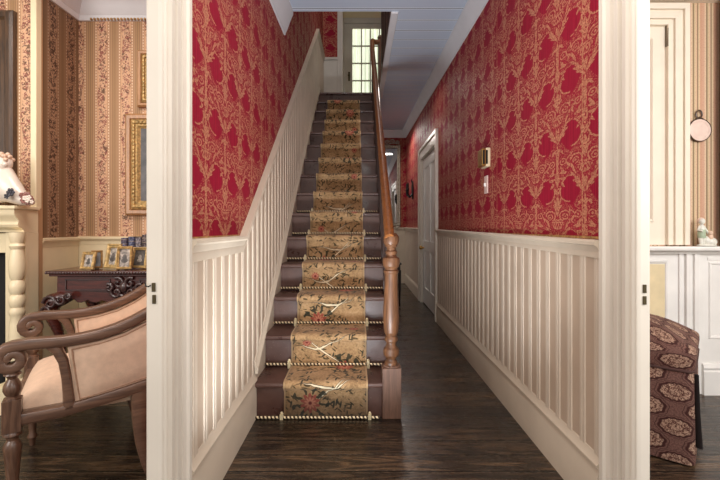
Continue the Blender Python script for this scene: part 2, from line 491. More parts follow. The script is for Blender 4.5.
# ------------------------------------------------------------------ meshes
class MB:
    def __init__(s): s.v, s.f, s.mi, s.uv = [], [], [], {}
    def add(s, vs, fs, mi=0):
        o = len(s.v); s.v += [tuple(q) for q in vs]
        for f in fs: s.f.append(tuple(o + i for i in f)); s.mi.append(mi)
        return o
    def box(s, x0, x1, y0, y1, z0, z1, mi=0):
        s.add([(x0, y0, z0), (x1, y0, z0), (x1, y1, z0), (x0, y1, z0), (x0, y0, z1), (x1, y0, z1), (x1, y1, z1), (x0, y1, z1)],
              [(3, 2, 1, 0), (4, 5, 6, 7), (0, 1, 5, 4), (1, 2, 6, 5), (2, 3, 7, 6), (3, 0, 4, 7)], mi); return s
    def rings(s, rings, closed=True, cap=True, mi=0):
        n = len(rings[0]); o = len(s.v)
        for r in rings: s.v += [tuple(q) for q in r]
        for i in range(len(rings) - 1):
            for j in range(n if closed else n - 1):
                a = o + i * n + j; b = o + i * n + (j + 1) % n
                s.f.append((a, b, b + n, a + n)); s.mi.append(mi)
        if cap and closed:
            s.f.append(tuple(o + j for j in range(n - 1, -1, -1))); s.mi.append(mi)
            e = o + (len(rings) - 1) * n
            s.f.append(tuple(e + j for j in range(n))); s.mi.append(mi)
        return s
    def lathe(s, prof, c=(0, 0), seg=24, mi=0):
        s.rings([[(c[0] + r * math.cos(2 * PI * k / seg), c[1] + r * math.sin(2 * PI * k / seg), z) for k in range(seg)] for r, z in prof], mi=mi)
        return s
    def tube(s, path, rad, seg=10, up=None, flat=1.0, mi=0, square=False):
        path = [Vector(p) for p in path]; rings = []
        if not isinstance(rad, (list, tuple)): rad = [rad] * len(path)
        ref = Vector(up) if up else None; prev = None
        for i, p in enumerate(path):
            t = (path[min(i + 1, len(path) - 1)] - path[max(i - 1, 0)]).normalized()
            if ref is not None: a = ref - t * ref.dot(t)
            elif prev is None:
                a = Vector((0, 0, 1)) if abs(t.z) < .9 else Vector((1, 0, 0)); a = a - t * a.dot(t)
            else: a = prev - t * prev.dot(t)
            a.normalize(); prev = a; b = t.cross(a)
            ra, rb = rad[i] if isinstance(rad[i], (tuple, list)) else (rad[i], rad[i] * flat)
            ring = []
            for k in range(seg):
                th = 2 * PI * k / seg + (PI / seg if square else 0)
                ca, sa = math.cos(th), math.sin(th)
                if square:
                    e = .45
                    ca = math.copysign(abs(ca) ** e, ca); sa = math.copysign(abs(sa) ** e, sa)
                ring.append(p + a * (ra * ca) + b * (rb * sa))
            rings.append(ring)
        s.rings(rings, mi=mi); return s
    def prism(s, poly, fn, a, b, mi=0):
        """poly: list of 2D points, fn(p, d) -> 3D; caps at d = a and d = b"""
        s.rings([[fn(p, a) for p in poly], [fn(p, b) for p in poly]], mi=mi); return s
    def sweep(s, prof, path, outs, mi=0):
        """prof: (out, up) polygon carried along path; outs one vector or one for each point"""
        if not isinstance(outs, list): outs = [outs] * len(path)
        R = [[Vector(p) + Vector(o) * a + Vector((0, 0, b)) for a, b in prof] for p, o in zip(path, outs)]
        s.rings(R, mi=mi); return s
    def sphere(s, c, r, sx=1, sy=1, sz=1, seg=16, ring=10, mi=0):
        R = []
        for i in range(ring + 1):
            th = -PI / 2 + PI * i / ring; rr = max(math.cos(th), .001) * r
            R.append([(c[0] + sx * rr * math.cos(2 * PI * k / seg), c[1] + sy * rr * math.sin(2 * PI * k / seg), c[2] + sz * r * math.sin(th)) for k in range(seg)])
        s.rings(R, mi=mi); return s
    def grid(s, fn, nu, nv, uvfn=None, mi=0):
        o = len(s.v)
        for i in range(nu + 1):
            for j in range(nv + 1):
                s.v.append(tuple(fn(i / nu, j / nv)))
                if uvfn: s.uv[len(s.v) - 1] = uvfn(i / nu, j / nv)
        for i in range(nu):
            for j in range(nv):
                a = o + i * (nv + 1) + j
                s.f.append((a, a + nv + 1, a + nv + 2, a + 1)); s.mi.append(mi)
        return s
    def build(s, name, mats, parent=None, smooth=None, bevel=0, seg=2, fix=True, local=False):
        me = bpy.data.meshes.new(name); me.from_pydata(s.v, [], s.f)
        if not isinstance(mats, (list, tuple)): mats = [mats]
        for k in mats: me.materials.append(M[k])
        me.polygons.foreach_set('material_index', s.mi)
        if s.uv:
            l = me.uv_layers.new(name='UVMap')
            for lp in me.loops: l.data[lp.index].uv = s.uv.get(lp.vertex_index, (0, 0))
        if fix:
            bm = bmesh.new(); bm.from_mesh(me)
            bmesh.ops.recalc_face_normals(bm, faces=bm.faces); bm.to_mesh(me); bm.free()
        if smooth:
            me.polygons.foreach_set('use_smooth', [True] * len(me.polygons))
            me.set_sharp_from_angle(angle=math.radians(smooth))
        o = bpy.data.objects.new(name, me); col.objects.link(o)
        if bevel:
            b = o.modifiers.new('bevel', 'BEVEL'); b.width = bevel; b.segments = seg; b.limit_method = 'ANGLE'; b.angle_limit = math.radians(40)
            b.harden_normals = False
        if parent is not None:
            o.parent = parent
            if not local:
                W = world_of(parent); o.location = -W
        return o

def world_of(o):
    w = Vector(o.location)
    while o.parent: o = o.parent; w += Vector(o.location)
    return w

def tag(o, label, cat, group=None, kind=None):
    if label: o['label'] = label
    if cat: o['category'] = cat
    if group: o['group'] = group
    if kind: o['kind'] = kind
    return o
def thing(name, label, cat, loc=(0, 0, 0), rz=0, group=None):
    o = bpy.data.objects.new(name, None); col.objects.link(o); o.empty_display_size = .05
    o.location = loc; o.rotation_euler = (0, 0, rz)
    return tag(o, label, cat, group)
def struct(o, label=None, cat=None):
    o['kind'] = 'structure'
    return tag(o, label, cat)
def sempty(name, loc, label=None, cat=None):
    o = thing(name, label, cat, loc); o['kind'] = 'structure'; return o

# ------------------------------------------------------------------ measurements
XL, XR = -.615, .90            # hall walls
YE = 8.23                     # end wall
D1, T, R, NST = 2.40, .2616, .202, 15
ZL = R * NST                  # landing floor 3.03
YTOP = D1 + T * (NST - 1)
def zc(y): return 2.72 + .033 * y
def zrail_r(y): return 1.018 + .0085 * y
YB = 2.15                     # where the left rail turns up
SL = .755
def zrail_l(y): return 1.035 if y < YB else min(1.035 + SL * (y - YB), 3.885)
YK = YB + (3.885 - 1.035) / SL
def znose(y): return R + R / T * (y - (D1 - .029))
def zskirt(y): return .245 if y < D1 - .02 else min(znose(y) + .075, ZL + .12)

# ------------------------------------------------------------------ floor and ceilings
b = MB(); b.box(-4.2, 3.4, -1.2, YE + .1, -.06, 0); struct(b.build('floor', 'floor_boards'), 'dark stained wide board floor running through hall and both rooms', 'floor')
def slab(m, x0, x1, y0, y1, th=.05):
    m.add([(x0, y0, zc(y0)), (x1, y0, zc(y0)), (x1, y1, zc(y1)), (x0, y1, zc(y1)),
           (x0, y0, zc(y0) + th), (x1, y0, zc(y0) + th), (x1, y1, zc(y1) + th), (x0, y1, zc(y1) + th)],
          [(3, 2, 1, 0), (4, 5, 6, 7), (0, 1, 5, 4), (1, 2, 6, 5), (2, 3, 7, 6), (3, 0, 4, 7)])
YO = 3.40; XO = .262
b = MB(); slab(b, XL - .03, XR + .02, -.6, YO); slab(b, XO, XR + .02, YO, YE)
slab(b, XL - .03, XO, 6.35, YE, .03)
struct(b.build('ceiling', 'ceiling_planks'), 'blue grey boarded hall ceiling open over the stairs', 'ceiling')
b = MB(); b.box(XL - .03, 1.4, YTOP + .005, 8.6, ZL - .022, ZL)
struct(b.build('floor_landing', 'dark_panel'), 'dark landing floor at the head of the stairs', 'floor')
b = MB(); b.box(-4.2, XL - .04, -.6, 3.08, 2.73, 2.78); struct(b.build('ceiling_parlor', 'plaster'), 'white plaster ceiling of the parlor at left', 'ceiling')
b = MB(); b.box(XR + .025, 3.4, -.6, 2.8, 2.66, 2.71); struct(b.build('ceiling_study', 'plaster'), 'plain ceiling of the room at right', 'ceiling')
b = MB(); b.box(XL - .05, 1.5, 3.3, 8.6, 5.75, 5.8); struct(b.build('ceiling_upper', 'plaster'), 'upper floor ceiling over the stairwell', 'ceiling')

# ------------------------------------------------------------------ walls
def wallquad(m, pts, th, axis):
    """pts in (a, z) on a wall, extruded th along the wall normal axis"""
    pass
JL, JR = 1.275, 1.345          # near jambs of the two wide openings
b = MB()
b.box(XL - .03, XL, JL + .01, YO, 0, 2.9); b.box(XL - .04, XL, YO, 6.99, 0, 5.8)
struct(b.build('wall_left', 'damask_left'), 'hall wall in red and gold damask paper on the stair side', 'wall')
b = MB()
b.box(XR, XR + .025, JR + .01, 4.95, 0, 3.05); b.box(XR, XR + .025, 4.95, 6.12, 2.09, 3.05); b.box(XR, XR + .025, 6.12, YE, 0, 3.05)
struct(b.build('wall_right', 'damask_right'), 'right hall wall in red and gold damask paper', 'wall')
b = MB(); b.box(XL - .04, XR + .1, YE, YE + .06, 0, 3.0)
struct(b.build('wall_end', 'damask_back'), 'far end wall of the hall in damask paper', 'wall')
b = MB(); b.box(XL, -.365, 6.94, 6.99, ZL, 5.75)
struct(b.build('wall_landing', 'damask_back'), 'narrow damask papered wall at the head of the stairs', 'wall')
b = MB(); b.box(-.7, -.345, 8.32, 8.38, ZL, 5.75); b.box(.76, 1.4, 8.32, 8.38, ZL, 5.75); b.box(-.345, .76, 8.32, 8.38, 5.22, 5.75)
b.box(-.42, -.36, 6.99, 8.32, ZL, 5.75); b.box(1.0, 1.05, 5.3, 8.32, ZL, 5.75)
struct(b.build('wall_upper', 'parlor_cream'), 'cream wall around the upper glazed door', 'wall')
# parlor
PB = 3.03
b = MB(); b.box(-2.03, XL - .04, PB, PB + .05, 0, 2.75); struct(b.build('wall_parlor_back', 'stripe_back'), 'parlor back wall in floral striped paper', 'wall')
b = MB(); b.box(-2.09, -2.03, 2.64, PB + .05, 0, 2.75); struct(b.build('wall_parlor_side', 'stripe_side_shaded'), 'shaded side of the chimney breast in floral striped paper', 'wall')
b = MB(); b.box(-4.2, -2.01, 2.615, 2.66, 0, 2.75); struct(b.build('wall_chimney', 'stripe_breast'), 'front of the chimney breast in floral striped paper', 'wall')
# study
SB = 2.75
b = MB(); b.box(XR + .025, 3.4, SB, SB + .05, 0, 2.7); struct(b.build('wall_study_back', 'study_stripe'), 'back wall of the right room in narrow striped paper', 'wall')

b = MB(); b.box(-4.25, -4.2, .3, 3.08, 0, 2.75); struct(b.build('wall_parlor_left', 'parlor_cream'), 'cream outer wall of the parlor beyond the fireplace', 'wall')
b = MB(); b.box(3.4, 3.45, .3, 2.8, 0, 2.7); struct(b.build('wall_study_right', 'study_cream'), 'cream outer wall of the right room', 'wall')
# ------------------------------------------------------------------ wainscot
def bead_strips(m, x, s, y0, y1, zb, zt, flat=.062, period=.104, phase=0.0, rise=.004, mx=None):
    """vertical beaded boards on a wall x = const; mi 0 field, mi 1 bead"""
    segs = []
    k = math.floor((y0 - phase) / period) - 1
    while phase + k * period < y1:
        a = phase + k * period
        w = period - flat
        P = [(a, 0, 0), (a + flat, 0, 0), (a + flat + .003, rise, 1), (a + flat + w * .44, rise, 1), (a + flat + w * .5, rise * .25, 0),
             (a + flat + w * .56, rise, 1), (a + period - .003, rise, 1), (a + period, 0, 1)]
        for (ya, pa, _), (yb, pb, mi) in zip(P[:-1], P[1:]):
            ya2, yb2 = max(ya, y0), min(yb, y1)
            if yb2 - ya2 > 1e-5: segs.append((ya2, yb2, pa, pb, mi))
        k += 1
    for ya, yb, pa, pb, mi in segs:
        n = max(1, int((yb - ya) / .03))
        for q in range(n):
            A = ya + (yb - ya) * q / n; B = ya + (yb - ya) * (q + 1) / n
            PA = pa + (pb - pa) * q / n; PBv = pa + (pb - pa) * (q + 1) / n
            if zt(A) - zb(A) < .01: continue
            vs = [(x + s * PA, A, zb(A)), (x + s * PBv, B, zb(B)), (x + s * PBv, B, zt(B)), (x + s * PA, A, zt(A))]
            m.add(vs, [(0, 1, 2, 3) if s < 0 else (3, 2, 1, 0)], mi)

b = MB(); bead_strips(b, XL + .012, 1, JL + .204, 6.93, lambda y: zskirt(y) - .02, lambda y: zrail_l(y) - .02, phase=1.555)
b.box(XL, XL + .004, JL + .204, 2.3, .05, 1.0)
trim_l = struct(b.build('trim_1', ['wainscot_field', 'wainscot_bead'], fix=False), 'cream beaded wainscot climbing beside the stairs', 'wainscot')
b = MB(); bead_strips(b, XR - .012, -1, JR + .199, 4.84, lambda y: .21, lambda y: zrail_r(y) - .02, phase=1.59)
b.box(XR - .004, XR, JR + .199, 4.84, .05, .98)
trim_r = struct(b.build('trim_2', ['wainscot_field', 'wainscot_bead'], fix=False), 'cream beaded wainscot on the right hall wall', 'wainscot')
b = MB(); bead_strips(b, XR - .012, -1, 6.26, YE, lambda y: .18, lambda y: zrail_r(y) - .02, phase=1.59)
struct(b.build('trim_3', ['wainscot_field', 'wainscot_bead'], fix=False), 'cream wainscot past the hall door', 'wainscot')
b = MB(); b.box(.2, XR - .01, YE - .014, YE, 0, 1.08); b.box(.2, XR - .01, YE - .03, YE, 1.05, 1.09); b.box(.2, XR - .01, YE - .03, YE, 0, .17)
b.box(.62, .70, YE - .026, YE, .1, 1.06)
struct(b.build('trim_4', 'warm_white', bevel=.004), 'cream wainscot on the far end wall', 'wainscot')

# chair rails
RAIL = [(0, -.062), (.019, -.062), (.022, -.052), (.020, -.040), (.024, -.030), (.030, -.018), (.040, -.012), (.040, 0.0), (.034, .006), (0, .006)]
b = MB(); b.sweep(RAIL, [(XR, JR + .199, zrail_r(JR)), (XR, 4.85, zrail_r(4.85))], (-1, 0, 0))
struct(b.build('trim_5', 'warm_white', smooth=30), 'moulded chair rail on the right hall wall', 'chair rail')
b = MB(); b.sweep(RAIL, [(XR, 6.25, zrail_r(6.25)), (XR, YE, zrail_r(YE))], (-1, 0, 0))
struct(b.build('trim_6', 'warm_white', smooth=30), 'chair rail beyond the hall door', 'chair rail')
RAIL_L = [(0, -.078), (.019, -.078), (.022, -.062), (.020, -.044), (.026, -.034), (.032, -.018), (.042, -.010), (.042, 0.0), (.036, .006), (0, .006)]
b = MB(); b.sweep(RAIL_L, [(XL, JL + .204, 1.035), (XL, YB, 1.035), (XL, YK, 3.885), (XL, 6.94, 3.885)], (1, 0, 0))
struct(b.build('trim_7', 'warm_white', smooth=30), 'chair rail that turns up the slope of the stairs', 'chair rail')
# thin gilt border where paper meets rail
b = MB(); b.box(XR - .003, XR, JR + .2, 4.84, zrail_r(2) + .004, zrail_r(2) + .013)
b.add([], [])
struct(b.build('trim_8', 'gold_dull'), 'thin gilt paper border above the right chair rail', 'border')
b = MB(); b.box(XL, XL + .003, JL + .205, YB - .02, 1.038, 1.047)
struct(b.build('trim_9', 'gold_dull'), 'thin gilt paper border above the left chair rail', 'border')

# baseboards
BASE = [(0, 0), (.026, 0), (.026, .165), (.022, .175), (.022, .190), (.030, .196), (.030, .204), (.020, .216), (.014, .236), (0, .240)]
BASE_L = [(a, c * 1.08) for a, c in BASE]
b = MB(); b.sweep(BASE, [(XR, JR + .199, 0), (XR, 4.84, 0)], (-1, 0, 0)); b2 = b.build('baseboard_right', 'warm_white', smooth=25); struct(b2, 'tall moulded baseboard on the right hall wall', 'baseboard')
b = MB(); b.sweep([(a, c * .85) for a, c in BASE], [(XR, 6.27, 0), (XR, YE - .03, 0)], (-1, 0, 0)); struct(b.build('baseboard_far', 'warm_white', smooth=25), 'baseboard beyond the hall door', 'baseboard')
b = MB(); b.sweep(BASE_L, [(XL, JL + .204, 0), (XL, D1 - .006, 0)], (1, 0, 0)); struct(b.build('baseboard_left', 'warm_white', smooth=25), 'tall moulded baseboard leading up to the stairs', 'baseboard')
# stair skirt board
b = MB()
pts = [(D1 - .005, 0.0), (D1 - .005, .26)]
pts += [(y, zskirt(y)) for y in (D1 - .005, 3.0, 4.0, 5.0, YTOP + .1)] + [(6.93, zskirt(6.93)), (6.93, ZL), (YTOP + .1, ZL - .02), (YTOP, ZL - .3), (D1 + .3, 0)]
b.prism(pts, lambda p, d: (d, p[0], p[1]), XL, XL + .0155)
path = [(XL, y, zskirt(y)) for y in (D1 - .005, 3.0, 4.0, 5.0, YTOP + .1)] + [(XL, 6.93, zskirt(6.93))]
b.sweep([(0, -.05), (.028, -.05), (.034, -.04), (.034, -.022), (.024, -.006), (.016, .02), (0, .024)], path, (1, 0, 0))
struct(b.build('trim_10', 'warm_white', smooth=25), 'sloping skirt board along the stairs', 'skirting')

# cornices
COVE = [(0, -.145), (.012, -.145), (.016, -.13), (.024, -.118), (.04, -.085), (.062, -.04), (.075, -.02), (.075, .0), (0, .0)]
b = MB(); b.sweep(COVE, [(XR, -.5, zc(-.5)), (XR, YE, zc(YE))], (-1, 0, 0)); struct(b.build('trim_11', 'plaster', smooth=40), 'white cove along the right side of the hall ceiling', 'cornice')
COVL = [(a, c * 1.32) for a, c in COVE]
b = MB(); b.sweep(COVL, [(XL, -.5, zc(-.5)), (XL, YO, zc(YO))], (1, 0, 0)); struct(b.build('trim_12', 'plaster', smooth=40), 'white cove at left ending at the stair opening', 'cornice')
b = MB(); b.sweep(COVE, [(XO - .1, YE, zc(YE)), (XR, YE, zc(YE))], (0, -1, 0)); struct(b.build('trim_13', 'plaster', smooth=40), 'white cove on the far end wall', 'cornice')
# stair opening edge and landing guard
b = MB(); b.box(XL, XO, YO - .012, YO + .0, zc(YO) + .001, ZL)
struct(b.build('trim_14', 'ceiling_planks'), 'boarded edge of the ceiling opening above the stairs', 'trim')
b = MB()
b.add([(XO - .01, YO, zc(YO) - .015), (XO + .05, YO, zc(YO) - .015), (XO + .05, 5.9, zc(5.9) - .015), (XO - .01, 5.9, zc(5.9) - .015),
       (XO - .01, YO, zc(YO) + .02), (XO + .05, YO, zc(YO) + .02), (XO + .05, 5.9, zc(5.9) + .02), (XO - .01, 5.9, zc(5.9) + .02)],
      [(3, 2, 1, 0), (4, 5, 6, 7), (0, 1, 5, 4), (1, 2, 6, 5), (2, 3, 7, 6), (3, 0, 4, 7)])
struct(b.build('trim_15', 'plaster', bevel=.006), 'white bead along the right edge of the stair opening', 'trim')
b = MB(); b.box(XO, XO + .03, YO + .002, 5.22, 2.92, 3.95)
for k in range(1, 4): b.box(XO - .008, XO + .038, YO + k * .44, YO + k * .44 + .05, 2.92, 3.94)
b.box(XO - .012, XO + .042, YO, 5.22, 3.9, 3.96)
struct(b.build('trim_16', 'dark_panel', bevel=.004), 'dark boarded guard beside the upper landing', 'guard')

# landing wainscot and casing
b = MB(); b.box(XL, -.37, 6.925, 6.94, ZL, 3.88); b.box(XL, -.37, 6.90, 6.94, 3.85, 3.89); b.box(XL, -.37, 6.91, 6.94, ZL, ZL + .18)
struct(b.build('trim_17', 'landing_white', bevel=.004), 'white wainscot under the damask at the stair head', 'wainscot')
b = MB()
for q, (x0, x1, dy) in enumerate(((-.372, -.345, .03), (-.345, -.315, .02), (-.315, -.285, .035))): b.box(x0, x1, 6.94 - dy, 7.0, ZL, 5.74)
struct(b.build('trim_18', 'landing_white', bevel=.004), 'white casing of the passage at the stair head', 'casing')

# ------------------------------------------------------------------ wide cased openings
def cased(name, xw, s, y0, width, label, thick, strikes, hook=False):
    """casing profile on hall face (s points into hall) and reveal board facing the viewer"""
    root = sempty(name, (xw, y0, 0), label, 'casing')
    pr = [(0, 0), (0, .016), (.012, .022), (.020, .018), (.030, .018), (.034, .025), (.052, .025), (.058, .006), (.072, .004),
          (.078, .024), (.098, .024), (.104, .004), (.122, .004), (.128, .020), (.146, .022), (.152, .030), (.172, .030), (.178, .022), (.186, .022), (.186, 0)]
    k = width / .186
    pr = [(a, c if c in (0, .03, .004, .006) else .022 + (c - .022) * 1.7) for a, c in pr]
    b = MB(); b.prism([(y0 + a * k, xw + s * c) for a, c in pr], lambda p, d: (p[1], p[0], d), 0, 2.95)
    b.build('architrave', 'casing_paint', root, smooth=20)
    b = MB(); b.prism([(xw + s * .016, y0), (xw + s * .016, y0 + .02), (xw - s * thick, y0 + .02), (xw - s * thick, y0 - .004), (xw + s * .004, y0 - .004), (xw + s * .012, y0 - .002)],
                      lambda p, d: (p[0], p[1], d), 0, 2.95)
    b.build('jamb', 'casing_paint', root, bevel=.003)
    b = MB(); b.prism([(y0 + a * k, xw - s * (thick + c * .25)) for a, c in pr], lambda p, d: (p[1], p[0], d), 0, 2.95)
    b.build('architrave', 'casing_paint', root, smooth=20)
    for (px, z) in strikes:
        b = MB(); b.box(px - .0052, px + .0052, y0 - .008, y0 - .003, z - .0135, z + .0135)
        p = b.build('strike_plate', 'dark_brass', root, bevel=.001); p['label'] = 'small dark strike plate'
    if hook:
        h = MB(); hx = xw - s * (thick - .005)
        h.tube([(hx + .006, y0 - .004, .906), (hx + .004, y0 - .014, .904), (hx - .002, y0 - .016, .906), (hx - .005, y0 - .014, .916)], .0022, 8)
        h.build('hook', 'black_iron', root, smooth=40)
    return root
def strike_pos(px, py, y): return ((px - 360) * y / 420, 1.08 - (py - 228) * y / 420)
cased('trim_19', XL, 1, JL, .205, 'white fluted door casing at left between parlor and hall', .03, [strike_pos(154.5, 287, JL), strike_pos(155, 299, JL)], True)
cased('trim_20', XR, -1, JR, .2, 'white fluted door casing at right between study and hall', .025, [strike_pos(643.5, 288.5, JR), strike_pos(643.5, 300, JR)])

# ------------------------------------------------------------------ hall door
d1 = sempty('door_1', (XR, 5.5, 0), 'white panelled door in the right hall wall', 'door')
b = MB()
for (y0, y1, z0, z1) in ((4.86, 4.97, 0, 2.07), (6.10, 6.24, 0, 2.07), (4.86, 6.24, 2.07, 2.18)):
    b.box(XR - .022, XR, y0, y1, z0, z1)
for (y0, y1, z0, z1) in ((4.82, 4.86, 0, 2.18), (6.24, 6.28, 0, 2.18), (4.82, 6.28, 2.18, 2.225)):
    b.box(XR - .036, XR, y0, y1, z0, z1)
b.build('architrave', 'casing_paint', d1, bevel=.004)
b = MB(); b.box(XR - .001, XR + .09, 4.955, 4.972, 0, 2.07); b.box(XR - .001, XR + .09, 6.098, 6.115, 0, 2.07); b.box(XR - .001, XR + .09, 4.955, 6.115, 2.07, 2.087)
b.build('jamb', 'casing_paint', d1)
b = MB(); lx = XR + .028
b.box(lx, lx + .04, 4.975, 6.095, .01, 2.065)
for (y0, y1) in ((4.98, 5.10), (5.47, 5.60), (5.97, 6.09)): b.box(lx - .014, lx, y0, y1, .012, 2.06)
for (y0, y1) in ((5.10, 5.47), (5.60, 5.97)):
    for (z0, z1) in ((.012, .24), (.76, .90), (1.92, 2.06)): b.box(lx - .014, lx, y0, y1, z0, z1)
leaf = b.build('leaf', 'white_paint', d1, bevel=.004)
b = MB(); b.tube([(lx - .012, 5.99, .80), (lx - .05, 5.99, .80)], .012, 12); b.sphere((lx - .06, 5.99, .80), .028)
h = b.build('knob', 'brass', leaf, smooth=40)

# ------------------------------------------------------------------ upper glazed door
d2 = sempty('door_2', (.2, 8.3, ZL), 'white glazed door of small panes on the upper landing', 'door')
b = MB(); b.box(-.345, -.30, 8.27, 8.36, ZL, 5.12); b.box(.715, .76, 8.27, 8.36, ZL, 5.12); b.box(-.345, .76, 8.268, 8.36, 5.12, 5.22)
b.build('architrave', 'landing_white', d2, bevel=.004)
b = MB(); b.box(-.298, -.15, 8.29, 8.33, ZL + .01, 5.115); b.box(.562, .712, 8.29, 8.33, ZL + .01, 5.115)
b.box(-.15, .562, 8.29, 8.33, 5.02, 5.115); b.box(-.15, .562, 8.29, 8.33, ZL + .01, 3.65)
lf = b.build('leaf', 'landing_white', d2, bevel=.004)
b = MB()
for k in range(1, 4): b.box(-.15 + .178 * k - .012, -.15 + .178 * k + .012, 8.295, 8.325, 3.65, 5.02)
for k in range(1, 4): b.box(-.15, .562, 8.297, 8.323, 5.02 - .3425 * k - .012, 5.02 - .3425 * k + .012)
b.build('glazing_bars', 'landing_white', lf)
for i in range(4):
    for j in range(4):
        b = MB(); b.box(-.15 + .178 * i + .012, -.15 + .178 * (i + 1) - .012, 8.308, 8.312, 3.65 + .3425 * j + .012, 3.65 + .3425 * (j + 1) - .012)
        b.build('pane', 'pane_glass', lf)
b = MB(); b.tube([(-.215, 8.29, 4.08), (-.215, 8.25, 4.08)], .01, 10); b.sphere((-.215, 8.24, 4.08), .026); b.box(-.235, -.195, 8.286, 8.291, 3.98, 4.16)
b.build('knob', 'dark_brass', lf, smooth=40)
b = MB()
def sheer(u, v):
    x = -.28 + .97 * u
    return (x, 8.45 + .02 * math.sin(u * 75) + .012 * math.sin(u * 31 + v * 2), ZL + .05 + 2.1 * v)
b.grid(sheer, 160, 6)
tag(b.build('sheer_curtain', 'sheer_cloth_lit', smooth=80), 'pale sheer curtain hanging behind the upper glazed door', 'curtain')

# ------------------------------------------------------------------ staircase
XS0, XS1 = XL + .016, .195
st = thing('staircase', 'dark brown painted straight staircase rising between wainscot and banister', 'staircase', (-.2, D1, 0))
for k in range(NST):
    y = D1 + T * k
    x1 = XS1 if k else .126
    b = MB(); b.box(XS0, x1, y, y + .02, R * k + (0 if k == 0 else .001), R * (k + 1) - .028)
    b.build('riser', 'stair_paint', st, bevel=.002)
    yb = y + T + .02 if k < NST - 1 else y + .14
    b = MB(); z1 = R * (k + 1)
    b.prism([(y - .022, z1 - .028), (y - .029, z1 - .021), (y - .030, z1 - .010), (y - .026, z1 - .002), (y - .018, z1), (yb, z1), (yb, z1 - .028)],
            lambda p, d: (d, p[0], p[1]), XS0, x1)
    if k == 0: b.box(.126, XS1, 2.479, yb, z1 - .028, z1)
    b.build('tread', 'stair_paint', st, smooth=40)
    if k % 1 == 0 and k < NST:
        pass
b = MB()
pl = [(D1 + .02, 0), (D1 + .02, R - .03)]
for k in range(1, NST):
    pl += [(D1 + T * k + .02, R * k - .03), (D1 + T * k + .02, R * (k + 1) - .03)]
pl += [(YTOP + .3, R * NST - .03), (YTOP + .3, 0)]
b.prism(pl, lambda p, d: (d, p[0], p[1]), XS1 - .002, XS1 + .028)
b.build('stringer', 'warm_white', st)

# carpet runner
def rl(y): return -.432 - .004 * (y - D1)
def rr(y): return .044 - .014 * (y - D1)
path = []
off = .009
path.append((D1 - off, 0.012))
for k in range(NST - 1):
    y = D1 + T * k; z1 = R * (k + 1)
    path += [(y - off, z1 - .045), (y - .018 - off, z1 - .030), (y - .030 - off, z1 - .018), (y - .029 - off, z1 - .004), (y - .02, z1 + off * .8), (y - .005, z1 + off)]
    path += [(y + T * .5, z1 + off), (y + T - .02, z1 + off), (y + T - off, z1 + off + .010)]
L = [0]
for a, c in zip(path[:-1], path[1:]): L.append(L[-1] + math.hypot(c[0] - a[0], c[1] - a[1]))
b = MB(); NU = 12
for i, ((y, z), l) in enumerate(zip(path, L)):
    for j in range(NU + 1):
        u = j / NU; x = rl(y) + (rr(y) - rl(y)) * u
        b.v.append((x, y, z)); b.uv[len(b.v) - 1] = (u * .48, l)
for i in range(len(path) - 1):
    for j in range(NU):
        a = i * (NU + 1) + j; b.f.append((a, a + 1, a + NU + 2, a + NU + 1)); b.mi.append(0)
o = b.build('stair_runner', 'runner_floral', smooth=60)
so = o.modifiers.new('thick', 'SOLIDIFY'); so.thickness = .006; so.offset = -1
tag(o, 'tan floral carpet runner with red blossoms laid down the stairs', 'carpet runner')

# stair rods
ordn = ['at the floor under the lowest riser', 'at the back of the first tread up', 'at the back of the second tread up', 'at the back of the third tread up',
        'at the back of the fourth tread up', 'at the back of the fifth tread up', 'at the back of the sixth tread up']
for k in range(7):
    y = D1 + T * k - .029; z = R * k + (.0245 if k else .0105)
    t = thing('stair_rod', 'twisted pale stair rod ' + ordn[k], 'stair rod', (-.2, y, z - .01), group='stair rods holding the runner')
    b = MB(); b.tube([(XS0 + .004, y, z), (XS1 - .02 if k else XS1 - .085, y, z)], .0082, 8); b.build('rod', 'rod_twist', t, smooth=50)
    for x in (rl(y) - .0105, rr(y) + .0105):
        b = MB(); b.box(x - .009, x + .009, y - .010, y + .010, z - (.0243 if k else .0103), z + .020); b.sphere((x, y, z + .024), .009, seg=10, ring=6)
        b.build('bracket', 'rod_clip', t, smooth=30)

# banister
bn = thing('stair_banister', 'turned oak newel post and handrail on the open side of the stairs', 'banister', (.178, 2.425, 0))
NX, NY = .180, 2.424
b = MB()
hw = .0535
b.box(NX - hw, NX + hw, NY - hw, NY + hw, 0, .286); b.lathe([(.052, .286), (.046, .294), (.03, .297)], (NX, NY), 24)
nb = b.build('newel_base', 'newel_block', bn, bevel=.004)
nb['label'] = 'square greyed base block'
def nz(py): return 1.08 - (py - 228) * 2.40 / 420
def nr(w): return w / 2 * 2.42 / 420
prof = [(nr(10), .284)]
for py, w in ((368, 11), (367, 12.5), (365, 13), (363, 12.5), (361.5, 10.5), (359.5, 9.5), (357.5, 12.5), (355.5, 15), (352, 16), (349.5, 15), (347.5, 11.5),
              (345, 9.8), (343, 10.2), (341.5, 13), (339.5, 13.4), (338, 12.6), (336.5, 10.8), (335, 11.8), (333, 13.8), (328, 15.2), (322, 16.2), (315, 16.2), (306, 15.4), (296, 14.2),
              (286, 13.2), (278, 12.8), (274, 13.2), (273, 14.8), (271, 15), (270, 12.4), (268.4, 12.4), (266.4, 16), (263, 17), (260.5, 17.2), (258, 16), (257, 11.5), (255.2, 9.6),
              (253.4, 11.8), (251.6, 11.8), (250.6, 9.0), (247.5, 9.0), (246.6, 12.2), (245, 12.2), (244.2, 14.2), (241, 16), (238.5, 16), (236.5, 15.4), (235, 13), (233, 10)):
    prof.append((nr(w), nz(py)))
b = MB(); b.lathe(prof, (NX, NY), 32); b.build('newel_shaft', 'oak', bn, smooth=18)
HR = R / T
hy0, hz0 = NY + .0, 1.035
pts = []
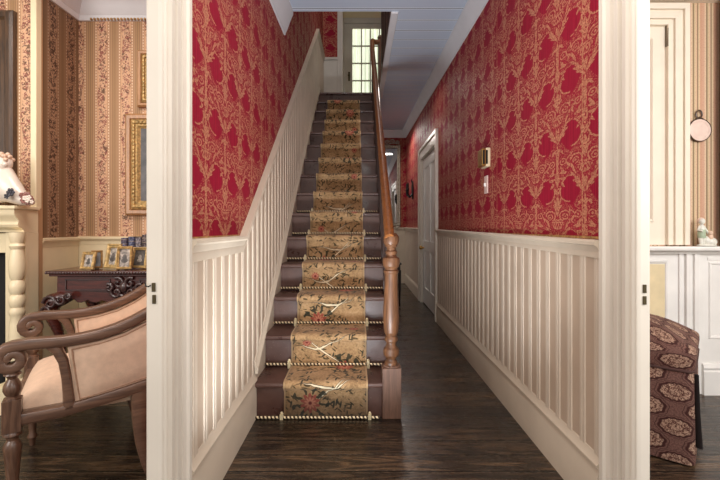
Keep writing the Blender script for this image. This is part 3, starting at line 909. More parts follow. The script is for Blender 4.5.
def hrp(y): return hz0 + .02 + (.772) * (y - hy0)
def hx(y): return .168 - .002 * (y - 2.4)
pts = [(hx(2.41), 2.392, 1.022), (hx(2.43), 2.418, 1.050)]
y = 2.46
while y < 5.5: pts.append((hx(y), y, hrp(y))); y += .12
pts += [(.165, 5.58, 3.52), (.167, 5.70, 3.61), (.172, 5.77, 3.648), (.19, 5.81, 3.655), (.22, 5.82, 3.655), (.275, 5.82, 3.655)]
b = MB(); b.tube(pts, [(.036, .029)] * len(pts), 16, up=(0, -.61, .79))
b.build('handrail', 'oak_rail', bn, smooth=50)
for k in range(1, NST - 1):
    y = D1 + T * k + .09; z0 = R * (k + 1); z1 = hrp(y) - .03
    x = .172
    b = MB(); b.lathe([(.011, z0), (.011, z0 + .08), (.013, z0 + .09), (.007, z0 + .11), (.011, z0 + .26), (.007, z1 - .16), (.010, z1 - .12), (.009, z1)], (x, y), 10)
    b.build('baluster', 'dark_panel', bn, smooth=40)
b = MB(); b.box(.25, .30, 5.80, 5.85, ZL, 3.70); b.lathe([(.028, 3.7), (.034, 3.72), (.02, 3.75), (.002, 3.757)], (.275, 5.825), 16)
b.build('landing_newel', 'oak', bn, bevel=.003)

# ------------------------------------------------------------------ hall things
t = thing('door_chime', 'cream and brass chime box on the right damask wall above the switch', 'chime box', (XR, 2.95, 1.5))
b = MB(); b.box(XR - .030, XR, 2.895, 3.02, 1.505, 1.635); b.build('case', 'cream_plastic', t, bevel=.004)
b = MB(); b.box(XR - .056, XR - .03, 2.90, 3.015, 1.51, 1.63); cv = b.build('cover', 'brass', t, bevel=.003)
for k in range(2):
    b = MB(); x0 = XR - .053 + .021 * k; b.box(x0, x0 + .013, 2.8945, 2.899, 1.522, 1.618); b.build('vent', 'black_iron', t)
t = thing('light_switch', 'small pinkish white switch plate below the chime box', 'light switch', (XR, 2.98, 1.33))
b = MB(); b.box(XR - .008, XR, 2.945, 3.02, 1.325, 1.45); b.build('plate', 'switch_plastic', t, bevel=.003)
b = MB(); b.box(XR - .02, XR - .008, 2.975, 2.99, 1.375, 1.40); b.build('toggle', 'white_paint', t, bevel=.002)

sy, sz = 7.1, 1.72
t = thing('wall_sconce', 'black iron candle sconce on the wall beyond the hall door', 'sconce', (XR, sy, sz))
b = MB(); b.sphere((XR - .012, sy, sz), .062, .3, 1, 2.6); b.build('backplate', 'black_iron', t, smooth=50)
for s in (-1, 1):
    b = MB(); b.tube([(XR - .01, sy, sz - .06), (XR - .06, sy + s * .05, sz - .12), (XR - .10, sy + s * .09, sz - .07), (XR - .10, sy + s * .10, sz + .0)], .014, 8)
    b.lathe([(.02, sz), (.026, sz + .015), (.012, sz + .02), (.012, sz + .10), (.001, sz + .12)], (XR - .10, sy + s * .10), 10)
    b.build('arm', 'black_iron', t, smooth=50)
b = MB(); b.tube([(XR - .01, sy, sz + .1), (XR - .03, sy + .02, sz + .16), (XR - .02, sy - .02, sz + .2)], [.012, .009, .002], 8); b.build('finial', 'black_iron', t, smooth=50)

t = thing('wall_mirror', 'tall silver framed mirror with scrolled crest on the far end wall', 'mirror', (.45, YE, 1.1))
mx0, mx1, mz0, mz1 = .12, .79, 1.12, 2.70
b = MB(); fw = .07
P = [(mx0, mz0), (mx1, mz0), (mx1, mz1), (mx0, mz1)]
def frame_mesh(m, x0, x1, z0, z1, y, w, prof, face=-1):
    """mitred picture frame facing -Y; prof list of (inset 0..1, depth)"""
    R_ = []
    for a, d in prof:
        i = a * w
        R_.append([(x0 + i, y + face * d, z0 + i), (x1 - i, y + face * d, z0 + i), (x1 - i, y + face * d, z1 - i), (x0 + i, y + face * d, z1 - i)])
    m.rings(R_, cap=False)
frame_mesh(b, mx0, mx1, mz0, mz1, YE, fw, [(0, 0), (0, .03), (.15, .045), (.35, .03), (.5, .028), (.7, .04), (.85, .04), (1, .012)])
b.build('frame', 'silver_leaf', t, smooth=25)
b = MB(); b.box(mx0 + fw - .003, mx1 - fw + .003, YE - .016, YE - .006, mz0 + fw - .003, mz1 - fw + .003); b.build('glass', 'mirror_glass', t)
cx = (mx0 + mx1) / 2
for s in (-1, 1):
    for (nm, base, sets) in (('crest', mz1, ((.27, .045, .04), (.17, .065, .05), (.07, .055, .045))), ('apron', mz0, ((.27, -.035, .035), (.16, -.045, .032)))):
        b = MB()
        for (ox, oz, r0) in sets:
            b.tube([(cx + s * (ox + r0 * (1 - q / 16) * math.cos(q * .7)), YE - .03, base + oz + r0 * (1 - q / 16) * math.sin(q * .7)) for q in range(15)], [.012 - .0004 * q for q in range(15)], 8)
        b.tube([(cx + s * (.32 - .02 * q), YE - .028, base + sets[0][1] * (.4 + .5 * math.sin(q * .3))) for q in range(16)], .012, 8)
        b.build(nm, 'silver_leaf', t, smooth=50)

t = thing('side_table', 'dark narrow table standing behind the newel along the stair side', 'table', (.40, 6.05, 0))
b = MB(); b.box(.25, .57, 5.75, 6.35, .575, .60); b.build('top', 'ebony_table', t, bevel=.005)
b = MB(); b.box(.265, .555, 5.77, 6.33, .50, .575); b.build('apron', 'ebony_table', t)
for (x, y) in ((.275, 5.78), (.545, 5.78), (.275, 6.32), (.545, 6.32)):
    b = MB(); b.lathe([(.008, 0), (.012, .02), (.012, .12), (.02, .3), (.022, .5)], (x, y), 12); b.build('leg', 'ebony_table', t, smooth=40)

# ------------------------------------------------------------------ parlor trim
b = MB(); b.box(-2.03 + .0, XL - .04, PB - .012, PB, 0, 1.0); b.box(-2.03, XL - .04, PB - .02, PB, 0, .2)
b.sweep([(0, -.06), (.014, -.055), (.018, -.03), (.032, -.012), (.032, 0), (0, .006)], [(-2.03, PB, 1.015), (XL - .04, PB, 1.015)], (0, -1, 0))
b.box(-1.9, -1.2, PB - .018, PB, .3, .85)
struct(b.build('trim_21', 'parlor_cream', smooth=25), 'cream dado under the striped paper on the parlor back wall', 'dado')
b = MB(); b.box(-2.03, -2.018, 2.66, PB - .02, 0, 1.0); b.box(-2.03, -2.005, 2.66, PB - .02, 0, .2)
b.sweep([(0, -.06), (.014, -.055), (.018, -.03), (.030, -.012), (.030, 0), (0, .006)], [(-2.03, 2.66, 1.010), (-2.03, PB - .01, 1.010)], (1, 0, 0))
struct(b.build('trim_22', 'parlor_cream', smooth=25), 'cream dado on the side of the chimney breast', 'dado')
b = MB(); b.box(-2.045, -2.008, 2.603, 2.65, 1.2, 2.73)
struct(b.build('trim_23', 'cream_paint', bevel=.005), 'cream corner bead of the chimney breast', 'trim')
PC = [(0, -.17), (.014, -.17), (.02, -.15), (.02, -.135), (.035, -.12), (.05, -.08), (.09, -.045), (.12, -.03), (.12, 0), (0, 0)]
b = MB(); b.sweep(PC, [(-2.03, 2.6, 2.74), (-2.03, PB, 2.74), (XL - .04, PB, 2.74)], [(1, 0, 0), (1, -1, 0), (0, -1, 0)])
struct(b.build('trim_24', 'plaster', smooth=35), 'white cornice of the parlor', 'cornice')
b = MB()
x = -1.93
while x < XL - .08:
    b.box(x, x + .012, PB - .03, PB - .012, 2.57, 2.582); x += .024
struct(b.build('trim_25', 'gold_dull'), 'row of small beads under the parlor cornice', 'trim')

# ------------------------------------------------------------------ mantelpiece
mp = thing('mantelpiece', 'cream painted fireplace surround with turned columns at the left edge', 'fireplace', (-2.7, 2.6, 0))
MXR, MXL = -1.99, -3.41
b = MB(); b.box(MXL, MXR, 2.418, 2.614, 1.190, 1.210)
b.build('shelf', 'cream_paint', mp, bevel=.004)
OG = [(0, 0), (.012, 0), (.016, .012), (.030, .022), (.050, .030), (.058, .045), (.052, .062), (.056, .075), (.075, .092), (.084, .11), (.082, .134), (0, .134)]
b = MB(); b.sweep(OG, [(MXL + .012, 2.515, 1.055), (MXR - .012, 2.515, 1.055)], (0, -1, 0)); b.box(MXL + .013, MXR - .013, 2.51, 2.614, 1.055, 1.188)
b.build('cornice', 'cream_paint', mp, smooth=35)
for s in (1, -1):
    def mx(x): return x if s == 1 else -5.4 - x
    b = MB(); x0, x1 = sorted((mx(-2.122), mx(-2.0))); b.box(x0, x1, 2.512, 2.614, 0, 1.054)
    xa, xb = sorted((mx(-2.018), mx(-1.996))); b.box(xa, xb, 2.506, 2.53, .165, 1.05); b.box(x0 - .004, x1 + .003, 2.415, 2.6135, 0, .16)
    b.build('pilaster', 'cream_paint', mp, bevel=.003)
    pc = [(.045, .16), (.045, .19), (.03, .2), (.036, .24), (.03, .28), (.038, .36), (.041, .44), (.036, .52), (.03, .56), (.037, .575), (.040, .595), (.030, .615), (.037, .63), (.041, .655), (.036, .68),
          (.028, .69), (.038, .71), (.041, .74), (.034, .765), (.027, .775), (.034, .79), (.040, .83), (.041, .87), (.036, .92), (.030, .955), (.036, .965), (.039, .975), (.030, .99), (.033, 1.0), (.037, 1.015), (.04, 1.035), (.04, 1.054)]
    b = MB(); b.lathe(pc, (mx(-2.012), 2.464), 24); b.build('column', 'cream_paint', mp, smooth=35)
b = MB(); b.box(-3.277, -2.123, 2.53, 2.612, .93, 1.05); b.build('frieze', 'cream_paint', mp, bevel=.004)
b = MB(); b.box(-3.277, -2.123, 2.59, 2.612, 0, .929); b.build('firebox', 'soot', mp)
b = MB(); b.prism([(-2.123, 0), (-2.123, .929), (-2.14, .929), (-2.165, 0)], lambda p, d: (p[0], d, p[1]), 2.54, 2.589); b.build('slip', 'black_iron', mp)

t = thing('overmantel_mirror', 'large dark wood framed mirror hung above the mantel', 'mirror', (-2.7, 2.61, 1.25))
b = MB(); frame_mesh(b, -3.26, -2.135, 1.24, 2.42, 2.613, .14, [(0, 0), (0, .03), (.12, .04), (.3, .04), (.4, .026), (.62, .03), (.8, .022), (1, .01)]); b.build('frame', 'dark_frame', t, smooth=20)
b = MB(); b.box(-3.125, -2.27, 2.598, 2.606, 1.375, 2.285); b.build('glass', 'mirror_glass', t)

# porcelain lying figure on the mantel
t = thing('porcelain_figurine', 'white porcelain reclining figure with painted flowers on the mantel', 'figurine', (-2.05, 2.46, 1.21))
b = MB()
def mpx(x, y, D=2.46): return ((x - 360) * D / 420, D, 1.0845 - (y - 228) * D / 420)
b.tube([mpx(-30, 196), mpx(-10, 186), mpx(4, 186), mpx(14, 194), mpx(24, 201), mpx(32, 203)], [(.055, .05), (.11, .06), (.112, .06), (.066, .05), (.035, .035), (.018, .025)], 16, up=(0, 0, 1))
b.tube([mpx(-2, 190), mpx(1, 178), mpx(3, 170)], [(.07, .05), (.05, .04), (.04, .035)], 14, up=(1, 0, 0))
b.build('body', 'porcelain', t, smooth=60)
b = MB(); c = mpx(4, 164); b.sphere((c[0], c[1], c[2]), .047, .95, .85, 1.1); b.sphere((c[0] + .03, c[1] - .03, c[2] - .012), .014)
hd = b.build('head', 'porcelain', t, smooth=60)
b = MB()
random.seed(3)
for q in range(26):
    th = random.uniform(0, 2 * PI); ph = random.uniform(.0, 1.3)
    b.sphere((c[0] + .045 * math.cos(th) * math.cos(ph), c[1] + .04 * math.sin(th) * math.cos(ph), c[2] + .012 + .045 * math.sin(ph)), .012, seg=8, ring=5)
b.build('curls', 'skin_glaze', t, smooth=60)
def blossom(m, c, r, n=6):
    m.sphere(c, r * .35, seg=8, ring=5)
    for q in range(n):
        a = 2 * PI * q / n; m.sphere((c[0] + r * .65 * math.cos(a), c[1] - .003, c[2] + r * .65 * math.sin(a)), r * .42, 1, .5, 1, seg=8, ring=5)
b = MB(); c = mpx(11, 193, 2.395); blossom(b, c, .024); blossom(b, mpx(7, 197, 2.39), .016, 5); b.build('flower', 'ink_glaze', t, smooth=60)
b = MB()
for (px, py, r) in ((27, 197, .026), (31, 200, .02), (24, 201, .02), (28, 203, .016), (22, 196, .016)): blossom(b, mpx(px, py, 2.425), r, 6)
b.build('flower', 'rose_glaze', t, smooth=60)
b = MB()
for (px, py, r) in ((29, 198.5, .016), (25, 199, .014), (27.5, 201.5, .013), (32, 202.5, .012)): blossom(b, mpx(px, py, 2.405), r, 5)
b.build('flower', 'porcelain', t, smooth=60)

# ------------------------------------------------------------------ console table
TX0, TX1, TY0, TZ = -1.875, -.955, 2.50, .824
ct = thing('console_table', 'carved dark mahogany console table against the parlor back wall', 'console table', (-1.415, 2.75, 0))
b = MB(); b.box(TX0, TX1, TY0, PB - .035, TZ - .02, TZ); b.box(TX0 + .012, TX1 - .012, TY0 + .012, PB - .035, TZ - .034, TZ - .02)
tp = b.build('top', 'mahogany', ct, bevel=.004)
b = MB(); x = TX0 + .005
while x < TX1:
    b.sphere((x, TY0 - .001, TZ - .012), .0085, 1, .6, .9, seg=8, ring=5); x += .017
b.build('beading', 'carved_mahogany', tp, smooth=60)
AX0, AX1 = TX0 + .05, TX1 - .05; AZ = TZ - .034
b = MB()
sc = [(AX0, AZ), (AX0, AZ - .098)]
n = 40
for q in range(n + 1):
    u = q / n; x = AX0 + (AX1 - AX0) * u
    z = AZ - .098 - .018 * abs(math.sin(u * PI * 9)) - .045 * min(1, math.sin(u * PI) * 2.2)
    sc.append((x, z))
sc += [(AX1, AZ - .098), (AX1, AZ)]
b.prism(sc, lambda p, d: (p[0], d, p[1]), TY0 + .03, TY0 + .055); b.box(AX0, AX0 + .02, TY0 + .056, PB - .04, AZ - .10, AZ); b.box(AX1 - .02, AX1, TY0 + .056, PB - .04, AZ - .10, AZ)
ap = b.build('apron', 'mahogany', ct, bevel=.003)
for (x0, x1) in ((AX0 + .05, -1.50), (-1.33, AX1 - .05)):
    b = MB(); frame_mesh(b, x0, x1, AZ - .088, AZ - .016, TY0 + .031, .010, [(0, 0), (.2, .007), (.8, .007), (1, 0)]); b.build('panel_moulding', 'carved_mahogany', ap, smooth=30)
b = MB()
cx, cz = -1.415, AZ - .075
for s in (-1, 1):
    for (ox, oz, r0, tw) in ((.035, .035, .035, 1), (.045, -.02, .04, -1), (.09, .005, .026, 1), (.02, -.065, .03, 1)):
        pth = [(cx + s * (ox + r0 * (1 - q / 15) * math.cos(q * .6 * tw + 1)), TY0 + .022 - .0008 * q, cz + oz + r0 * (1 - q / 15) * math.sin(q * .6 * tw + 1)) for q in range(14)]
        b.tube(pth, [.011 - .0005 * q for q in range(14)], 8)
b.sphere((cx, TY0 + .015, cz + .01), .022, 1, .7, 1.4)
b.sphere((cx, TY0 + .02, cz - .09), .018, 1, .7, 1.3)
b.build('carving', 'carved_mahogany', ap, smooth=60)
for (lx0, sgn) in ((AX0, -1), (AX1, 1)):
    for yy, front in ((TY0 + .05, True), (PB - .09, False)):
        b = MB()
        kn = [(lx0 - sgn * .13, yy, AZ - .108), (lx0 - sgn * .08, yy, AZ - .124), (lx0 - sgn * .03, yy - .006, AZ - .132), (lx0 + sgn * .02, yy - .016, AZ - .150), (lx0 + sgn * .042, yy - .018, AZ - .20),
              (lx0 + sgn * .03, yy - .01, AZ - .26), (lx0 + sgn * .005, yy, AZ - .34), (lx0 - sgn * .015, yy + .005, AZ - .45), (lx0 - sgn * .02, yy + .005, AZ - .58), (lx0, yy, AZ - .70), (lx0 + sgn * .03, yy - .01, .035), (lx0 + sgn * .045, yy - .015, .018)]
        b.tube(kn, [(.010, .012), (.024, .024), (.034, .044), (.044, .052), (.046, .048), (.036, .036), (.028, .026), (.022, .022), (.018, .018), (.018, .018), (.024, .026), (.016, .018)], 12, up=(0, 1, 0))
        if front:
            lg = b.build('leg', 'mahogany', ct, smooth=60)
            b = MB()
            for (ox, oz, r0, tw) in ((.012, -.155, .046, 1), (-.05, -.135, .034, -1), (.035, -.205, .032, 1), (-.095, -.118, .022, 1)):
                pth = [(lx0 + sgn * (ox + r0 * (1 - q / 15) * math.cos(q * .6 * tw)), yy - .058 - .001 * q, AZ + oz + r0 * (1 - q / 15) * math.sin(q * .6 * tw)) for q in range(14)]
                b.tube(pth, [.010 - .0004 * q for q in range(14)], 8)
            b.build('carving', 'carved_mahogany', lg, smooth=60)
        else: b.build('leg', 'mahogany', ct, smooth=60)

# photo frames on the table
def photo_frame(px, D, w, h, rz, label, lean=.2, fr='gold_leaf', ph='photo_paper', fw=.018, pic=True, z0=TZ):
    x = (px - 360) * D / 420
    t = thing('photo_frame', label, 'photo frame', (x, D, z0 + .001), rz, 'small framed photographs on the console table')
    cl, sl = math.cos(lean), math.sin(lean)
    def tf(p): return (p[0], p[1] * cl + p[2] * sl, p[2] * cl - p[1] * sl + .014 * sl)
    b = MB(); frame_mesh(b, -w / 2, w / 2, 0, h, 0, fw, [(0, -.004), (0, .008), (.3, .013), (.6, .008), (.8, .010), (1, .001)])
    b.v = [tf(p) for p in b.v]; b.build('frame', fr, t, smooth=30, local=True)
    b = MB(); b.box(-w / 2 + fw - .002, w / 2 - fw + .002, -.001, .003, fw - .002, h - fw + .002); b.v = [tf(p) for p in b.v]; ppo = b.build('photograph', ph, t, local=True)
    if pic:   # pale mount around the sitter
        b = MB(); b.sphere((0, -.0015, h * .5), h * .15, .62, .02, 1.0, seg=14, ring=8); b.sphere((0, -.0015, h * .38), h * .14, .95, .02, .7, seg=14, ring=8); b.v = [tf(p) for p in b.v]
        b.build('sitter', 'photo_dark' if ph == 'photo_paper' else 'photo_paper', ppo, smooth=40, local=True)
    b = MB(); b.box(-w / 2 + .003, w / 2 - .003, .003, .008, .003, h - .003); b.v = [tf(p) for p in b.v]; b.build('back_board', 'dark_panel', t, local=True)
    b = MB(); b.add([(-.012, h * sl * .72 + .004, h * .7 * cl), (.012, h * sl * .72 + .004, h * .7 * cl), (.012, h * sl * .72 + h * .26, .0), (-.012, h * sl * .72 + h * .26, .0)], [(0, 1, 2, 3), (3, 2, 1, 0)])
    b.build('strut', 'dark_panel', t, local=True, fix=False)
    return t
photo_frame(87, 2.545, .088, .108, -.12, 'small gold photo frame nearest the left end of the console table', .25)
photo_frame(97, 2.63, .062, .112, .55, 'narrow dark edged photo frame turned aside between two gold ones', .2, 'gold_dull', 'photo_dark', .012, False)
photo_frame(111, 2.60, .100, .155, -.22, 'tallest gold photo frame on the console table', .22, fw=.026)
photo_frame(124, 2.555, .085, .142, .32, 'gold photo frame turned right in front of the books', .25, fw=.016)
photo_frame(138.5, 2.63, .112, .132, -.2, 'wide gold photo frame next to the white door casing', .2, 'gold_leaf', 'photo_dark', .018)

# books
for (px0, px1, ptop, mk, lb) in ((120.3, 126.6, 238.0, 'book_plum', 'small plum patterned book, leftmost of the row behind the photo frames'), (127.6, 134.0, 236.6, 'book_blue', 'small blue patterned book second from the left behind the photo frames'),
                                 (134.8, 140.6, 237.4, 'book_grey', 'small grey patterned book third from the left behind the photo frames'), (141.4, 148.2, 234.6, 'book_brown', 'taller brown patterned book beside the door casing')):
    D = 2.88; x0 = (px0 - 360) * D / 420; x1 = (px1 - 360) * D / 420; zt = 1.08 - (ptop - 228) * D / 420
    t = thing('book', lb, 'book', ((x0 + x1) / 2, D, TZ), group='row of patterned books on the console table')
    b = MB(); sp = [(x0, D + .11), (x0, D + .008), (x0 + .006, D + .001), ((x0 + x1) / 2, D - .003), (x1 - .006, D + .001), (x1, D + .008), (x1, D + .11), (x1 - .004, D + .11), (x1 - .004, D + .012), (x0 + .004, D + .012), (x0 + .004, D + .11)]
    b.prism(sp, lambda p, d: (p[0], p[1], d), TZ + .0005, zt); b.build('cover', mk, t, smooth=30)
    b = MB(); b.box(x0 + .004, x1 - .004, D + .012, D + .106, TZ + .004, zt - .004); b.build('pages', 'plate_glaze', t)

# pictures on parlor back wall
def picture(x0, x1, z0, z1, label, fw, outer, inner, pic):
    t = thing('framed_picture', label, 'picture', ((x0 + x1) / 2, PB, z0))
    b = MB(); frame_mesh(b, x0, x1, z0, z1, PB, fw * .4, [(0, 0), (0, .03), (.3, .04), (.8, .036), (1, .02)]); b.build('frame', outer, t, smooth=25)
    b = MB(); i = fw * .4; frame_mesh(b, x0 + i, x1 - i, z0 + i, z1 - i, PB, fw * .6, [(0, .012), (0, .03), (.25, .044), (.5, .026), (.7, .03), (.85, .018), (1, .010)])
    # leaf ornaments along the gilt slope
    n = max(4, int((z1 - z0) / .03))
    for q in range(n):
        z = z0 + i + .02 + (z1 - z0 - 2 * i - .04) * q / (n - 1)
        for xx in (x0 + i + fw * .2, x1 - i - fw * .2): b.sphere((xx, PB - .036, z), .011, .8, .7, 1.3, seg=8, ring=5)
    n = max(4, int((x1 - x0) / .03))
    for q in range(n):
        xx = x0 + i + .02 + (x1 - x0 - 2 * i - .04) * q / (n - 1)
        for z in (z0 + i + fw * .2, z1 - i - fw * .2): b.sphere((xx, PB - .036, z), .011, 1.3, .7, .8, seg=8, ring=5)
    b.build('gilt_moulding', inner, t, smooth=40)
    b = MB(); b.box(x0 + fw - .003, x1 - fw + .003, PB - .012, PB - .004, z0 + fw - .003, z1 - fw + .003); b.build('canvas', pic, t)
picture(-1.678, -1.02, 1.172, 1.897, 'large gold framed dark picture on the striped parlor wall', .105, 'brown_frame', 'gold_leaf', 'dark_oil')
picture(-1.592, -1.2, 1.946, 2.352, 'smaller gold framed picture hung above the large one', .08, 'brown_frame', 'gold_leaf', 'dark_oil')

# ------------------------------------------------------------------ armchair (local: x front to back, y near to far arm)
ac = thing('armchair', 'scroll armed walnut armchair with peach upholstery in the left foreground', 'armchair', (-1.289, 1.55, 0), math.atan2(.537, .844))
AW = .616
for k, y0 in enumerate((0.0, AW)):
    yc = y0 + .027
    b = MB()
    sp = []
    c = (.002, .590)
    for q in range(19):
        a = -PI * 1.55 + q * (PI * 2.05) / 18      # unwinds to the top
        r = .012 + .036 * (q / 18)
        sp.append((c[0] - r * math.cos(a + PI / 2 + PI / 2) * 1.0, yc, c[1] + r * math.sin(a + PI / 2 + PI / 2 + 0)))
    sp2 = []
    for q in range(20):
        th = math.radians(90 + 480 * (1 - q / 19)); r = .011 + .036 * (q / 19)
        sp2.append((c[0] + r * math.cos(th), yc, c[1] + r * math.sin(th)))
    arm = sp2 + [(.05, yc, .640), (.10, yc, .637), (.16, yc, .634), (.22, yc, .637), (.28, yc, .646), (.34, yc, .661), (.40, yc, .685), (.46, yc, .716), (.52, yc, .756), (.57, yc, .80), (.61, yc, .85)]
    rads = [(.012 + .009 * min(1, q / 12), .027) for q in range(20)] + [(.022, .029)] * 11
    b.tube(arm, rads, 16, up=(0, 1, 0), square=False) if False else b.tube([Vector(p) for p in arm], [(r[1], r[0]) for r in rads], 16, up=(0, 1, 0), square=True)
    ar = b.build('arm', 'walnut', ac, smooth=40, local=True)
    b = MB(); b.tube([(.115, yc, .628), (.14, yc, .60), (.158, yc, .555), (.168, yc, .49), (.174, yc, .43), (.178, yc, .37)], [(.026, .018), (.026, .018), (.026, .017), (.026, .017), (.026, .019), (.026, .022)], 12, up=(0, 1, 0), square=True)
    b.build('arm_support', 'walnut', ac, smooth=40, local=True)
    b = MB(); b.tube([(.0, yc, .362), (.15, yc, .362), (.27, yc, .378), (.36, yc, .392), (.45, yc, .409), (.60, yc, .44)], [(.026, .024)] * 6, 12, up=(0, 1, 0), square=True)
    b.build('side_rail', 'walnut', ac, smooth=40, local=True)
    # padded side panel
    top = [(.172, .611), (.28, .620), (.369, .641), (.451, .678), (.53, .73), (.6, .80)]
    bot = [(.198, .384), (.28, .396), (.369, .412), (.451, .428), (.53, .444), (.6, .46)]
    def pan(side):
        def f(u, v):
            q = u * 5; i = min(4, int(q)); r = q - i
            tx = [top[i][j] * (1 - r) + top[i + 1][j] * r for j in (0, 1)]; bx = [bot[i][j] * (1 - r) + bot[i + 1][j] * r for j in (0, 1)]
            bul = .014 * (min(1, 6 * u) * min(1, 6 * (1 - u)) * min(1, 5 * v) * min(1, 5 * (1 - v)))
            return (bx[0] + (tx[0] - bx[0]) * v, (y0 + .014 - bul) if side < 0 else (y0 + .040 + bul), bx[1] + (tx[1] - bx[1]) * v)
        return f
    b = MB(); b.grid(pan(-1), 20, 10); b.grid(pan(1), 20, 10)
    pn = b.build('side_panel', 'peach_cloth', ac, smooth=60, local=True, fix=False)
    b = MB()
    for yy in (y0 + .012, y0 + .043):
        loop = [(.186, .600), (.28, .609), (.369, .630), (.451, .667), (.53, .72), (.6, .79)]
        low = [(.6, .47), (.451, .440), (.369, .424), (.28, .408), (.212, .398), (.206, .44), (.198, .50), (.190, .56), (.186, .600)]
        b.tube([(x_, yy, z_) for x_, z_ in loop + low], .0032, 6)
    b.build('piping', 'piping_cloth', pn, smooth=60, local=True)
    # front post: vase, block, turned leg
    b = MB(); b.lathe([(.016, .545), (.026, .538), (.028, .532), (.018, .524), (.015, .516), (.022, .505), (.029, .49), (.030, .475), (.024, .460), (.018, .452), (.027, .446), (.028, .438)], (.002, yc), 20)
    b.build('arm_post', 'walnut_turned', ac, smooth=40, local=True)
    b = MB(); b.box(-.027, .030, yc - .028, yc + .028, .322, .440)
    b.lathe([(.024, .324), (.030, .316), (.031, .308), (.020, .298), (.018, .288), (.026, .276), (.030, .262), (.027, .235), (.021, .16), (.016, .09), (.015, .06), (.020, .05), (.021, .04), (.014, .03), (.012, 0)], (.002, yc), 20)
    b.build('front_leg', 'walnut_turned', ac, smooth=35, local=True)
    b = MB(); b.tube([(.43, yc, .42), (.425, yc, .34), (.424, yc, .26), (.43, yc, .17), (.447, yc, .08), (.472, yc, 0)], [(.024, .038), (.024, .034), (.023, .029), (.022, .024), (.020, .020), (.018, .017)], 12, up=(0, 1, 0), square=True)
    b.build('rear_leg', 'walnut', ac, smooth=40, local=True)
b = MB(); b.box(-.018, .02, .05, AW, .335, .39); b.build('front_rail', 'walnut', ac, bevel=.006, local=True)
def seat(u, v):
    x_ = .004 + .59 * u; y_ = .05 + (AW - .045) * v
    e = min(1, 5 * u, 6 * v, 6 * (1 - v), 5 * (1 - u) + .3)
    return (x_, y_, .385 + .065 * math.sqrt(max(0, 1 - (1 - e) ** 2)) + .028 * math.sin(PI * v) * math.sin(PI * min(1, u * .9 + .1)))
b = MB(); b.grid(seat, 24, 24); b.box(.008, .59, .054, AW - .0, .34, .386)
b.build('seat', 'peach_cloth', ac, smooth=50, local=True)
b = MB(); b.tube([(.615, -.0, .82), (.63, .06, .90), (.64, .2, .945), (.645, AW / 2 + .027, .955), (.64, AW - .15, .945), (.63, AW - .006, .90), (.615, AW + .054, .82)], [(.03, .022)] * 7, 12, up=(0, 0, 1), square=True)
b.build('crest_rail', 'walnut', ac, smooth=40, local=True)
def back(side):
    def f(u, v):
        bul = .02 * min(1, 6 * u, 6 * (1 - u), 5 * v, 5 * (1 - v))
        return (.60 + .035 * v + (-.01 - bul if side < 0 else .015 + bul * .4), .03 + AW * u, .43 + (.46 + .05 * math.sin(PI * u)) * v)
    return f
b = MB(); b.grid(back(-1), 16, 12); b.grid(back(1), 16, 12); b.build('backrest', 'peach_cloth', ac, smooth=60, local=True, fix=False)
b = MB(); b.box(.585, .635, 0, AW + .054, .36, .44); b.build('back_rail', 'walnut', ac, bevel=.006, local=True)

# ------------------------------------------------------------------ study side
def sx(px, D=SB): return (px - 360) * D / 420
def szz(py, D=SB): return 1.08 - (py - 228) * D / 420
w1 = sempty('window_1', (1.8, SB, .95), 'cream panelled window surround in the right room', 'window')
b = MB()
steps = [(686.8, 5, .03), (683.5, 8, .045), (680, 12, .028), (675.5, 17, .04), (671, 21, .024), (666.5, 25, .034), (664.6, 27, .016)]
for (pa, ya, da), (pb, yb, db) in zip(steps[:-1], steps[1:]):
    xo, xi = sx(pa), sx(pb); zo, zi = szz(ya), szz(yb)
    # right leg and head with a mitre; left leg mirrored at 1.62
    xm = 2 * 1.62
    for q in (0, 1):
        f = (lambda X: X) if q == 0 else (lambda X: xm - X)
        b.prism([(f(xo), .97), (f(xo), zo), (f(xi), zi), (f(xi), .97)], lambda p, d: (p[0], d, p[1]), SB - da, SB)
    b.prism([(xo, zo), (xm - xo, zo), (xm - xi, zi), (xi, zi)], lambda p, d: (p[0], d, p[1]), SB - da, SB)
b.build('architrave', 'study_cream', w1, bevel=.002)
b = MB(); b.box(xm - sx(664.6), sx(664.6), SB - .006, SB, .97, szz(26))
b.build('shutter', 'study_cream', w1)
b = MB(); frame_mesh(b, xm - sx(652.5), sx(652.5), szz(222), szz(38), SB - .005, .022, [(0, 0), (.1, .012), (.5, .014), (.9, .004), (1, 0)]); b.build('panel_moulding', 'study_cream', w1, smooth=20)
b = MB(); b.box(sx(664.8), sx(664.0) , SB - .018, SB - .012, szz(48), szz(22)); b.tube([(sx(665), SB - .03, szz(30)), (sx(664.6), SB - .03, szz(48))], .004, 6); b.build('hinge', 'dark_brass', w1)
